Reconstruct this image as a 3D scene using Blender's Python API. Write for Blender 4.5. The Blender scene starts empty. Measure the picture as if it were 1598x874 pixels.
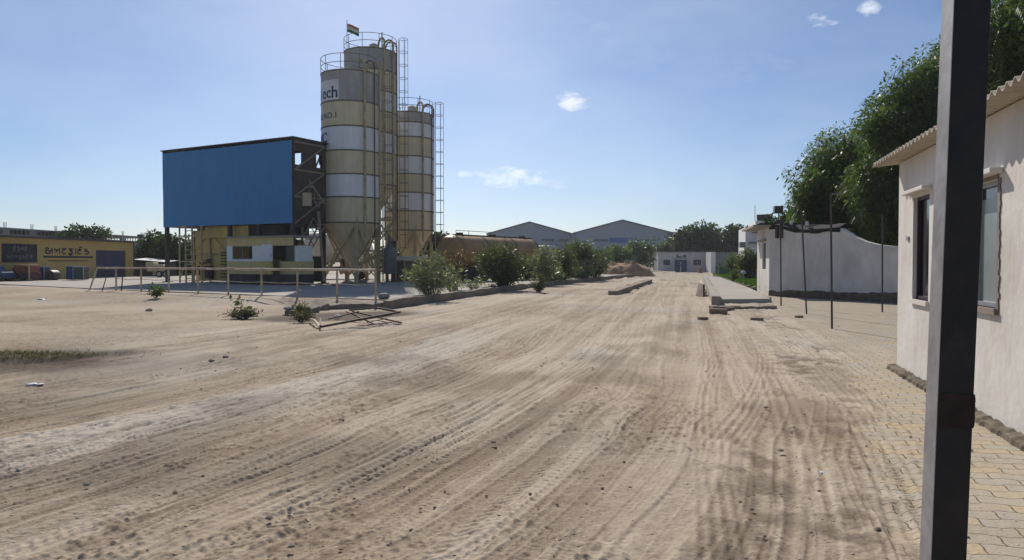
import bpy, math, random
import numpy as np
from mathutils import Vector, Matrix

C = bpy.context.scene
col = C.collection
R = math.radians
PI = math.pi

# ------------------------------------------------------------------ camera
FPX = 1150.0
CAM_H = 1.6
PITCH = math.atan((437 - 409) / FPX)
cd = bpy.data.cameras.new('camera')
cd.sensor_width = 36
cd.lens = FPX / 1598 * 36
cd.clip_end = 9000
cd.clip_start = 0.05
cam = bpy.data.objects.new('camera', cd)
col.objects.link(cam)
cam.location = (0, 0, CAM_H)
cam.rotation_euler = (PI / 2 - PITCH, 0, 0)
C.camera = cam

# ------------------------------------------------------------------ light
SUN_AZ, SUN_EL = -10.0, 36.5
sd = bpy.data.lights.new('sun', 'SUN')
sd.energy = 3.0
sd.angle = R(0.55)
sd.color = (1.0, 0.93, 0.84)
sun = bpy.data.objects.new('sun', sd)
col.objects.link(sun)
sdir = Vector((math.sin(R(SUN_AZ)) * math.cos(R(SUN_EL)), math.cos(R(SUN_AZ)) * math.cos(R(SUN_EL)), math.sin(R(SUN_EL))))
sun.rotation_euler = (-sdir).to_track_quat('-Z', 'Y').to_euler()

W = bpy.data.worlds.new('World')
C.world = W
W.use_nodes = True
nt = W.node_tree
nt.nodes.clear()


def N(nt, t, **kw):
    n = nt.nodes.new(t)
    for k, v in kw.items():
        setattr(n, k, v)
    return n


def mth(nt, op, a, b=None, c=None, clamp=False):
    n = nt.nodes.new('ShaderNodeMath')
    n.operation = op
    n.use_clamp = clamp
    for i, v in enumerate((a, b, c)):
        if v is None:
            continue
        if isinstance(v, (int, float)):
            n.inputs[i].default_value = v
        else:
            nt.links.new(v, n.inputs[i])
    return n.outputs[0]


out = N(nt, 'ShaderNodeOutputWorld')
bg = N(nt, 'ShaderNodeBackground')
bg.inputs['Strength'].default_value = 0.058
sky = N(nt, 'ShaderNodeTexSky', sky_type='NISHITA', sun_disc=False)
sky.sun_elevation = R(SUN_EL)
sky.sun_rotation = R(SUN_AZ)
sky.air_density = 0.85
sky.dust_density = 0.65
sky.ozone_density = 6.5
sky.altitude = 50
tc = N(nt, 'ShaderNodeTexCoord')
sp = N(nt, 'ShaderNodeSeparateXYZ')
nt.links.new(tc.outputs['Generated'], sp.inputs[0])
ysafe = mth(nt, 'MAXIMUM', sp.outputs[1], 0.02)
gx = mth(nt, 'DIVIDE', sp.outputs[0], ysafe)
gz_ = mth(nt, 'DIVIDE', sp.outputs[2], ysafe)
front = mth(nt, 'GREATER_THAN', sp.outputs[1], 0.03)
nz = N(nt, 'ShaderNodeTexNoise')
nz.inputs['Scale'].default_value = 34
nz.inputs['Detail'].default_value = 8
nz.inputs['Roughness'].default_value = 0.62
mpc = N(nt, 'ShaderNodeMapping')
mpc.inputs['Scale'].default_value = (1, 1, 2.2)
nt.links.new(tc.outputs['Generated'], mpc.inputs[0])
nt.links.new(mpc.outputs[0], nz.inputs['Vector'])
nzv = mth(nt, 'MULTIPLY', mth(nt, 'SUBTRACT', nz.outputs[0], 0.5), 4.6)
total = None
# small clouds: centre px,py, half size px, strength
for (px, py, sx, sy, st) in ((895, 160, 30, 15, .8), (800, 277, 70, 19, .8), (728, 273, 16, 7, .5), (855, 285, 34, 12, .4),
                             (1280, 36, 26, 12, .7), (1354, 18, 24, 13, .85), (795, 238, 60, 8, .10), (945, 232, 20, 9, .14),
                             (985, 358, 90, 12, .22), (640, 60, 130, 60, .10), (1000, 60, 170, 50, .07), (1180, 100, 120, 40, .06)):
    a = (px - 799) / FPX
    b = (409 - py) / FPX
    dx = mth(nt, 'DIVIDE', mth(nt, 'SUBTRACT', gx, a), sx / FPX)
    dz = mth(nt, 'DIVIDE', mth(nt, 'SUBTRACT', gz_, b), sy / FPX)
    d2 = mth(nt, 'ADD', mth(nt, 'MULTIPLY', dx, dx), mth(nt, 'MULTIPLY', dz, dz))
    v = mth(nt, 'SUBTRACT', mth(nt, 'ADD', 0.9, nzv), d2)
    v = mth(nt, 'MULTIPLY', v, 0.7, clamp=True)
    v = mth(nt, 'MULTIPLY', v, st)
    total = v if total is None else mth(nt, 'MAXIMUM', total, v)
total = mth(nt, 'MULTIPLY', total, front)
# broad thin veil
nv = N(nt, 'ShaderNodeTexNoise')
nv.inputs['Scale'].default_value = 3.2
nv.inputs['Detail'].default_value = 6
mpv = N(nt, 'ShaderNodeMapping')
mpv.inputs['Scale'].default_value = (1, 1, 2.5)
mpv.inputs['Location'].default_value = (1.3, .4, .2)
nt.links.new(tc.outputs['Generated'], mpv.inputs[0])
nt.links.new(mpv.outputs[0], nv.inputs['Vector'])
veil = mth(nt, 'MULTIPLY', mth(nt, 'MULTIPLY', mth(nt, 'SUBTRACT', nv.outputs[0], 0.42), 2.6, clamp=True), 0.20)
total = mth(nt, 'MAXIMUM', total, veil)
mixc = N(nt, 'ShaderNodeMix', data_type='RGBA')
nt.links.new(total, mixc.inputs[0])
nt.links.new(sky.outputs[0], mixc.inputs[6])
mixc.inputs[7].default_value = (12.0, 12.3, 12.8, 1)
nt.links.new(mixc.outputs[2], bg.inputs['Color'])
nt.links.new(bg.outputs[0], out.inputs[0])

C.view_settings.view_transform = 'Standard'
C.view_settings.look = 'None'
C.view_settings.gamma = 1
C.view_settings.exposure = 0.58
C.render.engine = 'CYCLES'
C.cycles.use_denoising = True
C.cycles.max_bounces = 6
C.cycles.diffuse_bounces = 3
C.cycles.transparent_max_bounces = 6
C.cycles.volume_bounces = 0

# ------------------------------------------------------------------ pixel -> world
cp, spn = math.cos(PITCH), math.sin(PITCH)


def ray(px, py):
    u = (px - 799) / FPX
    v = -(py - 437) / FPX
    d = Vector((u, cp + v * spn, -spn + v * cp))
    return d


def pt(px, py, d):
    r = ray(px, py)
    k = d / r.y
    return Vector((r.x * k, d, CAM_H + r.z * k))


def px_x(px, d):
    return (px - 799) / FPX * d


YZ = 0.25
RAIL_A = Vector((-4.85, 26.2))   # right end of the railing
RAIL_B = Vector((-20.6, 36.6))  # left end


def sstep(a, b, x):
    t = np.clip((x - a) / (b - a), 0, 1)
    return t * t * (3 - 2 * t)


def T(x, y):
    """smooth terrain height; the plant yard and the land to the left lie 0.2 m above the road"""
    x = np.asarray(x, float)
    y = np.asarray(y, float)
    dx, dy = RAIL_B.x - RAIL_A.x, RAIL_B.y - RAIL_A.y
    L = math.hypot(dx, dy)
    s = ((y - RAIL_A.y) * (-dx) + (x - RAIL_A.x) * dy) / L * 1.0      # >0 behind the railing
    wid = 0.3 + 5.0 * sstep(7.5, 13, -x)
    h1 = 0.21 * sstep(-wid, 0.0, s)
    # right boundary: kerb line
    kx = np.where(y < 46, -4.2 + (y - 25) * 5.5 / 21, 1.3 + (y - 46) * 7 / 20)
    h1 = h1 * sstep(0.0, -0.25, x - kx)
    return h1


def hit(px, py):
    r = ray(px, py)
    z = 0.0
    for _ in range(12):
        k = (z - CAM_H) / r.z
        z = float(T(r.x * k, r.y * k)) * .5 + z * .5
    return Vector((r.x * k, r.y * k, z))


# ------------------------------------------------------------------ materials
def lk(nt, a, b):
    nt.links.new(a, b)


def mat(name, c, rough=.8, var=.18, scale=2.0, bump=.15, bscale=25, metal=0.0, spec=.35, dirt=None, damt=.5, dscale=1.2,
        streak=0.0, wave=None, coat=0, trans=None):
    m = bpy.data.materials.new(name)
    m.use_nodes = True
    nt = m.node_tree
    bs = nt.nodes['Principled BSDF']
    tc = N(nt, 'ShaderNodeTexCoord')
    n1 = N(nt, 'ShaderNodeTexNoise')
    n1.inputs['Scale'].default_value = scale
    n1.inputs['Detail'].default_value = 7
    n1.inputs['Roughness'].default_value = .65
    lk(nt, tc.outputs['Object'], n1.inputs['Vector'])
    c = tuple(c)
    lo = tuple(max(0, k * (1 - var)) for k in c)
    hi = tuple(min(1, k * (1 + var)) for k in c)
    rp = N(nt, 'ShaderNodeValToRGB')
    rp.color_ramp.elements[0].position = .3
    rp.color_ramp.elements[1].position = .7
    rp.color_ramp.elements[0].color = (*lo, 1)
    rp.color_ramp.elements[1].color = (*hi, 1)
    lk(nt, n1.outputs[0], rp.inputs[0])
    cur = rp.outputs[0]
    if dirt is not None:
        mp = N(nt, 'ShaderNodeMapping')
        mp.inputs['Scale'].default_value = (1, 1, 1 - .93 * streak)
        lk(nt, tc.outputs['Object'], mp.inputs[0])
        n2 = N(nt, 'ShaderNodeTexNoise')
        n2.inputs['Scale'].default_value = dscale
        n2.inputs['Detail'].default_value = 9
        n2.inputs['Roughness'].default_value = .7
        lk(nt, mp.outputs[0], n2.inputs['Vector'])
        f = mth(nt, 'MULTIPLY', mth(nt, 'SUBTRACT', n2.outputs[0], .5 - .12), 4.0, clamp=True)
        f = mth(nt, 'MULTIPLY', f, damt)
        mx = N(nt, 'ShaderNodeMix', data_type='RGBA')
        lk(nt, f, mx.inputs[0])
        lk(nt, cur, mx.inputs[6])
        mx.inputs[7].default_value = (*dirt, 1)
        cur = mx.outputs[2]
    lk(nt, cur, bs.inputs['Base Color'])
    bs.inputs['Roughness'].default_value = rough
    bs.inputs['Metallic'].default_value = metal
    bs.inputs['Specular IOR Level'].default_value = spec
    bs.inputs['Coat Weight'].default_value = coat
    if bump:
        n3 = N(nt, 'ShaderNodeTexNoise')
        n3.inputs['Scale'].default_value = bscale
        n3.inputs['Detail'].default_value = 5
        lk(nt, tc.outputs['Object'], n3.inputs['Vector'])
        b = N(nt, 'ShaderNodeBump')
        b.inputs['Strength'].default_value = bump
        b.inputs['Distance'].default_value = .02
        lk(nt, n3.outputs[0], b.inputs['Height'])
        nrm = b.outputs[0]
        if wave:
            wv = N(nt, 'ShaderNodeTexWave', wave_type='BANDS', bands_direction='X')
            wv.inputs['Scale'].default_value = wave
            lk(nt, tc.outputs['Object'], wv.inputs['Vector'])
            b2 = N(nt, 'ShaderNodeBump')
            b2.inputs['Strength'].default_value = .8
            b2.inputs['Distance'].default_value = .04
            lk(nt, wv.outputs[0], b2.inputs['Height'])
            lk(nt, nrm, b2.inputs['Normal'])
            nrm = b2.outputs[0]
        lk(nt, nrm, bs.inputs['Normal'])
    return m


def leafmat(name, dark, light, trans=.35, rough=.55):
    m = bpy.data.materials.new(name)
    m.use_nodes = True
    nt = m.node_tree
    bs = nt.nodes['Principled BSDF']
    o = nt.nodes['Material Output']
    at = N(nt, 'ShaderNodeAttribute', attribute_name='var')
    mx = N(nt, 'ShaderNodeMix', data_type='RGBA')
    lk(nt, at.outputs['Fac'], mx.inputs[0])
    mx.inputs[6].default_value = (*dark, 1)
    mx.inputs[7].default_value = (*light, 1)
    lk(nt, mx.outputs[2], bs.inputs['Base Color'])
    bs.inputs['Roughness'].default_value = rough
    bs.inputs['Specular IOR Level'].default_value = .35
    tr = N(nt, 'ShaderNodeBsdfTranslucent')
    m2 = N(nt, 'ShaderNodeMix', data_type='RGBA', blend_type='MULTIPLY')
    m2.inputs[0].default_value = 1
    lk(nt, mx.outputs[2], m2.inputs[6])
    m2.inputs[7].default_value = (1.5, 1.7, .6, 1)
    lk(nt, m2.outputs[2], tr.inputs['Color'])
    ms = N(nt, 'ShaderNodeMixShader')
    ms.inputs[0].default_value = trans
    lk(nt, bs.outputs[0], ms.inputs[1])
    lk(nt, tr.outputs[0], ms.inputs[2])
    lk(nt, ms.outputs[0], o.inputs['Surface'])
    return m


DUST = (.36, .30, .235)
M = {}
M['yellow'] = mat('yellow_paint', (.66, .48, .15), .62, .14, 1.2, .12, dirt=(.25, .20, .13), damt=.55, streak=.9, dscale=1.8)
M['silo_yellow'] = mat('silo_yellow_paint', (.68, .58, .37), .6, .10, .9, .08, dirt=(.38, .33, .25), damt=.45, streak=.95, dscale=2.2)
M['silo_white'] = mat('silo_white_paint', (.78, .78, .78), .6, .06, .9, .08, dirt=(.48, .45, .40), damt=.4, streak=.95, dscale=2.2)
M['silo_grime'] = mat('silo_cement_stained_paint', (.44, .425, .38), .85, .16, 1.1, .12, dirt=(.26, .25, .235), damt=.6, streak=.93, dscale=2.6)
M['seam'] = mat('weld_seam_stained', (.19, .165, .12), .85, .2, 6, .2)
M['ylw_steel'] = mat('dusty_yellow_steel', (.52, .43, .24), .7, .2, 3, .1, dirt=(.17, .14, .10), damt=.6, dscale=2)
M['steel_dark'] = mat('dark_steel', (.045, .042, .042), .55, .3, 4, .1, dirt=(.12, .08, .05), damt=.4, dscale=3)
M['steel_grey'] = mat('grey_steel', (.18, .18, .18), .5, .2, 4, .1, dirt=(.15, .12, .09), damt=.4, dscale=3)
M['galv'] = mat('galvanised_steel', (.34, .35, .36), .45, .15, 6, .05, metal=.3)
M['black'] = mat('black_gloss_paint', (.009, .008, .0095), .55, .35, 5, .03, 60, spec=.4, dirt=(.045, .03, .024), damt=.45, dscale=9)
_p = M['black'].node_tree.nodes['Principled BSDF']
_p.inputs['Sheen Weight'].default_value = .06
_p.inputs['Sheen Roughness'].default_value = .45
_p.inputs['Sheen Tint'].default_value = (.9, .87, .85, 1)
M['post_sun_face'] = mat('post_sun_reflection_grey', (.34, .325, .32), .5, .25, 4, .05, 40, spec=.6, dirt=(.10, .09, .09), damt=.6, dscale=5)  # pale stand-in for the black paint: sun reflection put into the colour
M['rust'] = mat('rust', (.10, .045, .028), .9, .35, 9, .3)
M['rust_steel'] = mat('rusty_steel', (.09, .055, .04), .8, .3, 5, .2)
M['railpaint'] = mat('cream_rail_paint', (.56, .48, .35), .6, .2, 3, .1, dirt=(.20, .11, .06), damt=.7, dscale=2.4)
M['blue_sheet'] = mat('blue_coated_sheet', (.032, .20, .43), .42, .08, .6, .04, spec=.4, dirt=(.07, .22, .40), damt=.3, streak=.85)
M['dark_sheet'] = mat('dark_coated_sheet', (.05, .045, .05), .6, .2, 1, .1, dirt=(.09, .075, .06), damt=.4)
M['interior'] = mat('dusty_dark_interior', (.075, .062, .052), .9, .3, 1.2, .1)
M['white'] = mat('white_wash', (.62, .60, .57), .9, .06, 1.0, .25, 14, dirt=(.47, .43, .38), damt=.55, dscale=.9)
M['hut_white'] = mat('weathered_whitewash', (.70, .665, .62), .92, .08, .7, .25, 12, dirt=(.36, .34, .32), damt=.6, dscale=.7, streak=.5)
M['house_white'] = mat('house_whitewash', (.76, .73, .68), .92, .05, .8, .35, 9, dirt=(.50, .45, .38), damt=.7, dscale=.8, streak=.55)
M['villa_white'] = mat('clean_white_wall', (.75, .73, .70), .9, .05, 1, .1)
M['plinth'] = mat('mossy_plinth', (.11, .085, .06), .95, .45, 5, .6, 18, dirt=(.22, .18, .13), damt=.6, dscale=4)
M['concrete'] = mat('dusty_concrete', (.36, .325, .275), .92, .14, 1.4, .3, 12, dirt=(.24, .20, .155), damt=.5)
M['concrete_grey'] = mat('grey_concrete', (.27, .265, .26), .92, .16, 1.2, .3, 12, dirt=(.16, .15, .14), damt=.5)
M['kerb'] = mat('kerb_concrete', (.27, .225, .175), .92, .2, 2.4, .4, 12, dirt=(.10, .085, .07), damt=.6)
M['asbestos'] = mat('fibre_cement_sheet', (.50, .44, .36), .9, .12, 2.5, .3, 20, dirt=(.30, .25, .20), damt=.5, dscale=2)
M['glass_dark'] = mat('dark_window_glass', (.012, .012, .016), .10, .2, 2, 0, spec=.6)
M['glass_film'] = mat('dusty_window_glass', (.22, .27, .265), .3, .14, 3, .03, spec=.6, dirt=(.30, .31, .29), damt=.5, dscale=1.6)
M['purple_frame'] = mat('dark_purple_frame', (.035, .02, .045), .5, .2, 3, .05)
M['win_frame'] = mat('cement_window_frame', (.24, .20, .17), .85, .25, 5, .3)
M['whouse'] = mat('pale_blue_grey_sheet', (.36, .42, .48), .55, .06, .2, .02, wave=6)
M['whouse_trim'] = mat('dark_grey_trim', (.09, .11, .14), .5, .1, 1, .02)
M['louver'] = mat('grey_vent_louver', (.10, .125, .16), .6, .1, 2, .05)
M['sign_blue'] = mat('faded_blue_sign', (.05, .12, .33), .5, .1, 1, .02)
M['door_blue'] = mat('blue_grey_door_paint', (.085, .11, .21), .55, .1, 1, .05)
M['shutter_blue'] = mat('dull_blue_shutter', (.045, .05, .10), .6, .2, 1, .1)
M['letter'] = mat('dark_lettering_paint', (.03, .035, .05), .7, .2, 8, 0)
M['letter_blue'] = mat('navy_lettering_paint', (.03, .05, .10), .7, .2, 8, 0)
M['letter_pale'] = mat('faded_pale_lettering', (.17, .165, .17), .8, .2, 8, 0)
M['sign_black'] = mat('black_painted_panel', (.022, .021, .026), .7, .25, 4, .05)
M['yb_wall'] = mat('mustard_painted_wall', (.50, .36, .115), .85, .14, .5, .15, dirt=(.42, .32, .15), damt=.5, dscale=.6)
M['truck_white'] = mat('white_truck_paint', (.66, .65, .63), .45, .06, 1, .03, dirt=(.42, .38, .32), damt=.5, dscale=1.5)
M['tank'] = mat('rusty_ochre_tank', (.42, .25, .09), .5, .15, .8, .1, dirt=(.22, .125, .06), damt=.6, dscale=.9)
M['rubber'] = mat('tyre_rubber', (.028, .027, .027), .9, .2, 8, .2, dirt=(.12, .10, .08), damt=.4)
M['soil_heap'] = mat('brown_sand', (.42, .255, .145), .95, .22, 2.2, .8, 6, dirt=(.22, .14, .09), damt=.6, dscale=2.5)
M['bark'] = mat('bark', (.11, .085, .065), .95, .25, 6, .6, 20)
M['bark_red'] = mat('reddish_dry_twig', (.15, .085, .07), .95, .25, 6, .3, 20)
M['stone'] = mat('stone', (.25, .21, .17), .95, .25, 8, .5, 20)
M['brick'] = mat('dusty_brick', (.24, .17, .12), .95, .2, 8, .5, 20)
M['orange'] = mat('faded_orange_red', (.24, .085, .05), .7, .2, 2, .1)
M['maroon'] = mat('dusty_maroon', (.10, .05, .05), .7, .2, 2, .1)
M['blue'] = mat('blue_bin_paint', (.03, .075, .17), .6, .2, 2, .1)
M['teal'] = mat('grey_green_paint', (.075, .095, .08), .65, .2, 2, .1)
M['greengate'] = mat('teal_green_panel', (.02, .07, .06), .6, .2, 2, .1)
M['cream'] = mat('cream_paint', (.52, .43, .28), .6, .15, 2, .1)
M['tarp'] = mat('black_tarpaulin', (.020, .019, .021), .92, .4, 3, .5, 8)
M['saffron'] = mat('saffron_cloth', (.55, .20, .06), .9, .05, 5, 0)
M['clothwhite'] = mat('white_cloth', (.7, .7, .7), .9, .03, 5, 0)
M['green_cloth'] = mat('green_cloth', (.03, .17, .06), .9, .05, 5, 0)
M['litter'] = mat('white_plastic_litter', (.75, .75, .75), .5, .05, 5, .1)
M['redbarrier'] = mat('faded_red_plastic', (.42, .17, .12), .6, .1, 4, .05)
M['rough_concrete'] = mat('rough_brown_concrete', (.33, .265, .195), .95, .3, 3, .8, 9, dirt=(.15, .11, .08), damt=.6, dscale=2.5)
M['dull_steel'] = mat('dull_brown_steel', (.26, .215, .155), .8, .2, 3, .1)
M['cabin_yellow'] = mat('cabin_mustard_cream_paint', (.68, .53, .22), .7, .1, 1.5, .1, dirt=(.42, .34, .2), damt=.4)
M['cabin_white'] = mat('cabin_cream_white_paint', (.80, .78, .72), .7, .05, 1.5, .1)
L_DARK = leafmat('dark_leaves', (.018, .032, .010), (.055, .085, .022), .28)
L_NEEM = leafmat('neem_leaves', (.03, .055, .016), (.15, .20, .07), .36, .45)
L_OLE = leafmat('oleander_leaves', (.09, .105, .065), (.36, .38, .27), .25, .42)
L_BUSH = leafmat('bush_leaves', (.035, .052, .022), (.145, .17, .085), .3, .5)
L_PALE = leafmat('pale_tree_leaves', (.04, .065, .025), (.13, .17, .075), .33, .5)
L_RED = leafmat('dry_reddish_leaves', (.07, .04, .03), (.20, .12, .09), .3)
L_GRASS = leafmat('grass_blades', (.035, .075, .012), (.10, .17, .03), .3)
L_WEED = leafmat('weed_leaves', (.04, .06, .02), (.14, .16, .06), .3)
L_DRY = leafmat('dry_grass_blades', (.06, .062, .03), (.16, .145, .085), .2)


# ------------------------------------------------------------------ mesh builder
class B:
    def __init__(self):
        self.v = []
        self.f = []
        self.m = []

    def add(self, vs, fs, mi=0):
        o = len(self.v)
        self.v += [tuple(p) for p in vs]
        self.f += [tuple(i + o for i in f) for f in fs]
        self.m += [mi] * len(fs)
        return self

    def box(self, x0, x1, y0, y1, z0, z1, mi=0):
        vs = [(x, y, z) for z in (z0, z1) for y in (y0, y1) for x in (x0, x1)]
        fs = [(0, 2, 3, 1), (4, 5, 7, 6), (0, 1, 5, 4), (2, 6, 7, 3), (0, 4, 6, 2), (1, 3, 7, 5)]
        return self.add(vs, fs, mi)

    def beam(self, p, q, w, h=None, mi=0, up=(0, 0, 1)):
        h = w if h is None else h
        p, q = Vector(p), Vector(q)
        d = (q - p).normalized()
        u = Vector(up)
        if abs(d.dot(u)) > .98:
            u = Vector((0, 1, 0))
        s = d.cross(u).normalized()
        t = s.cross(d)
        vs = [a + s * (i * w / 2) + t * (j * h / 2) for a in (p, q) for (i, j) in ((-1, -1), (1, -1), (1, 1), (-1, 1))]
        fs = [(3, 2, 1, 0), (4, 5, 6, 7), (0, 1, 5, 4), (1, 2, 6, 5), (2, 3, 7, 6), (3, 0, 4, 7)]
        return self.add(vs, fs, mi)

    def tube(self, p, q, r, r2=None, n=8, mi=0, cap=True):
        r2 = r if r2 is None else r2
        p, q = Vector(p), Vector(q)
        d = (q - p).normalized()
        u = Vector((0, 0, 1)) if abs(d.z) < .95 else Vector((1, 0, 0))
        s = d.cross(u).normalized()
        t = s.cross(d)
        vs = []
        for a, rr in ((p, r), (q, r2)):
            for i in range(n):
                an = 2 * PI * i / n
                vs.append(a + s * math.cos(an) * rr + t * math.sin(an) * rr)
        fs = [(i, (i + 1) % n, n + (i + 1) % n, n + i) for i in range(n)]
        if cap:
            fs += [tuple(range(n - 1, -1, -1)), tuple(range(n, 2 * n))]
        return self.add(vs, fs, mi)

    def path(self, pts, r, n=6, mi=0):
        for a, b in zip(pts[:-1], pts[1:]):
            self.tube(a, b, r, n=n, mi=mi)
        return self

    def lathe(self, prof, c=(0, 0, 0), n=40, mi=None, axis=None):
        """prof: [(r, z, material of the band above)]"""
        c = Vector(c)
        q = Matrix.Identity(3) if axis is None else Vector(axis).to_track_quat('Z', 'Y').to_matrix()
        base = len(self.v)
        for (r, z, *_) in prof:
            for i in range(n):
                a = 2 * PI * i / n
                self.v.append(tuple(c + q @ Vector((r * math.cos(a), r * math.sin(a), z))))
        for k in range(len(prof) - 1):
            for i in range(n):
                j = (i + 1) % n
                self.f.append((base + k * n + i, base + k * n + j, base + (k + 1) * n + j, base + (k + 1) * n + i))
                self.m.append(prof[k][2] if len(prof[k]) > 2 else 0)
        return self

    def sheet(self, fn, nu, nv, mi=0):
        vs = [fn(i / nu, j / nv) for j in range(nv + 1) for i in range(nu + 1)]
        fs = [(j * (nu + 1) + i, j * (nu + 1) + i + 1, (j + 1) * (nu + 1) + i + 1, (j + 1) * (nu + 1) + i) for j in range(nv) for i in range(nu)]
        return self.add(vs, fs, mi)

    def prism(self, poly, z0, z1, mi=0):
        n = len(poly)
        vs = [(p[0], p[1], z0) for p in poly] + [(p[0], p[1], z1) for p in poly]
        fs = [tuple(range(n - 1, -1, -1)), tuple(range(n, 2 * n))] + [(i, (i + 1) % n, n + (i + 1) % n, n + i) for i in range(n)]
        return self.add(vs, fs, mi)

    def rock(self, c, r, rng, flat=.7, mi=0):
        vs = []
        n = 7
        for k, (rr, zz) in enumerate(((.55, -.3), (1.0, .1), (.75, .6), (.2, .85))):
            for i in range(n):
                a = 2 * PI * i / n + k * .3
                j = r * rr * rng.uniform(.8, 1.2)
                vs.append((c[0] + j * math.cos(a), c[1] + j * math.sin(a), c[2] + r * zz * flat * rng.uniform(.9, 1.1)))
        fs = [(k * n + i, k * n + (i + 1) % n, (k + 1) * n + (i + 1) % n, (k + 1) * n + i) for k in range(3) for i in range(n)]
        fs += [tuple(range(3 * n, 4 * n)), tuple(range(n - 1, -1, -1))]
        return self.add(vs, fs, mi)

    def build(self, name, mats, parent=None, smooth=False, bevel=0, loc=None, solid=0):
        me = bpy.data.meshes.new(name)
        me.from_pydata(self.v, [], self.f)
        if not isinstance(mats, (list, tuple)):
            mats = [mats]
        for mm in mats:
            me.materials.append(M[mm] if isinstance(mm, str) else mm)
        if len(mats) > 1:
            me.polygons.foreach_set('material_index', self.m)
        me.update()
        if smooth:
            me.polygons.foreach_set('use_smooth', [True] * len(me.polygons))
            me.set_sharp_from_angle(angle=R(35))
        o = bpy.data.objects.new(name, me)
        col.objects.link(o)
        if parent:
            o.parent = parent
        if loc:
            o.location = loc
        if bevel:
            b = o.modifiers.new('bevel', 'BEVEL')
            b.width = bevel
            b.segments = 2
            b.limit_method = 'ANGLE'
        if solid:
            s = o.modifiers.new('solid', 'SOLIDIFY')
            s.thickness = solid
            s.offset = 0
        return o


def tag(o, label=None, cat=None, group=None, kind=None):
    if label:
        o['label'] = label
    if cat:
        o['category'] = cat
    if group:
        o['group'] = group
    if kind:
        o['kind'] = kind
    return o


def thing(name, label, cat, loc=(0, 0, 0), rz=0, group=None):
    o = bpy.data.objects.new(name, None)
    o.empty_display_size = .2
    col.objects.link(o)
    o.location = loc
    o.rotation_euler = (0, 0, rz)
    return tag(o, label, cat, group)


def dup(root, label=None, loc=None, rz=None):
    def cp_(o, par):
        c = o.copy()
        col.objects.link(c)
        c.parent = par
        for ch in [k for k in bpy.data.objects if k.parent == o]:
            cp_(ch, c)
        return c
    r = cp_(root, None)
    if label:
        r['label'] = label
    if loc is not None:
        r.location = loc
    if rz is not None:
        r.rotation_euler = (0, 0, rz)
    return r


def along(A, D, px):
    """distance along the plan line A + t*D (unit) at which the picture column px meets it"""
    k = (px - 799) / FPX
    # (A.x + t D.x) = k (A.y + t D.y)
    return (k * A.y - A.x) / (D.x - k * D.y)


def text_mesh(s, size, bold=0.0):
    cu = bpy.data.curves.new('lettering', 'FONT')
    cu.body = s
    cu.size = size
    cu.resolution_u = 3
    cu.offset = bold
    ob = bpy.data.objects.new('lettering', cu)
    col.objects.link(ob)
    dg = bpy.context.evaluated_depsgraph_get()
    dg.update()
    me = ob.evaluated_get(dg).to_mesh()
    vs = [tuple(v.co) for v in me.vertices]
    fs = [tuple(p.vertices) for p in me.polygons]
    ob.evaluated_get(dg).to_mesh_clear()
    bpy.data.objects.remove(ob)
    bpy.data.curves.remove(cu)
    return vs, fs


# ------------------------------------------------------------------ numpy noise
def vnoise(x, y, seed=0):
    xi = np.floor(x)
    yi = np.floor(y)
    fx = x - xi
    fy = y - yi
    fx = fx * fx * (3 - 2 * fx)
    fy = fy * fy * (3 - 2 * fy)

    def h(a, b):
        s = np.sin(a * 127.1 + b * 311.7 + seed * 74.7) * 43758.5453
        return s - np.floor(s)
    return (h(xi, yi) * (1 - fx) + h(xi + 1, yi) * fx) * (1 - fy) + (h(xi, yi + 1) * (1 - fx) + h(xi + 1, yi + 1) * fx) * fy


def fbm(x, y, o=4, seed=0, rough=.5):
    s = 0
    a = 1
    t = 0
    for k in range(o):
        s = s + a * vnoise(x * 2 ** k + k * 17.3, y * 2 ** k - k * 9.1, seed + k)
        t += a
        a *= rough
    return s / t


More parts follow.
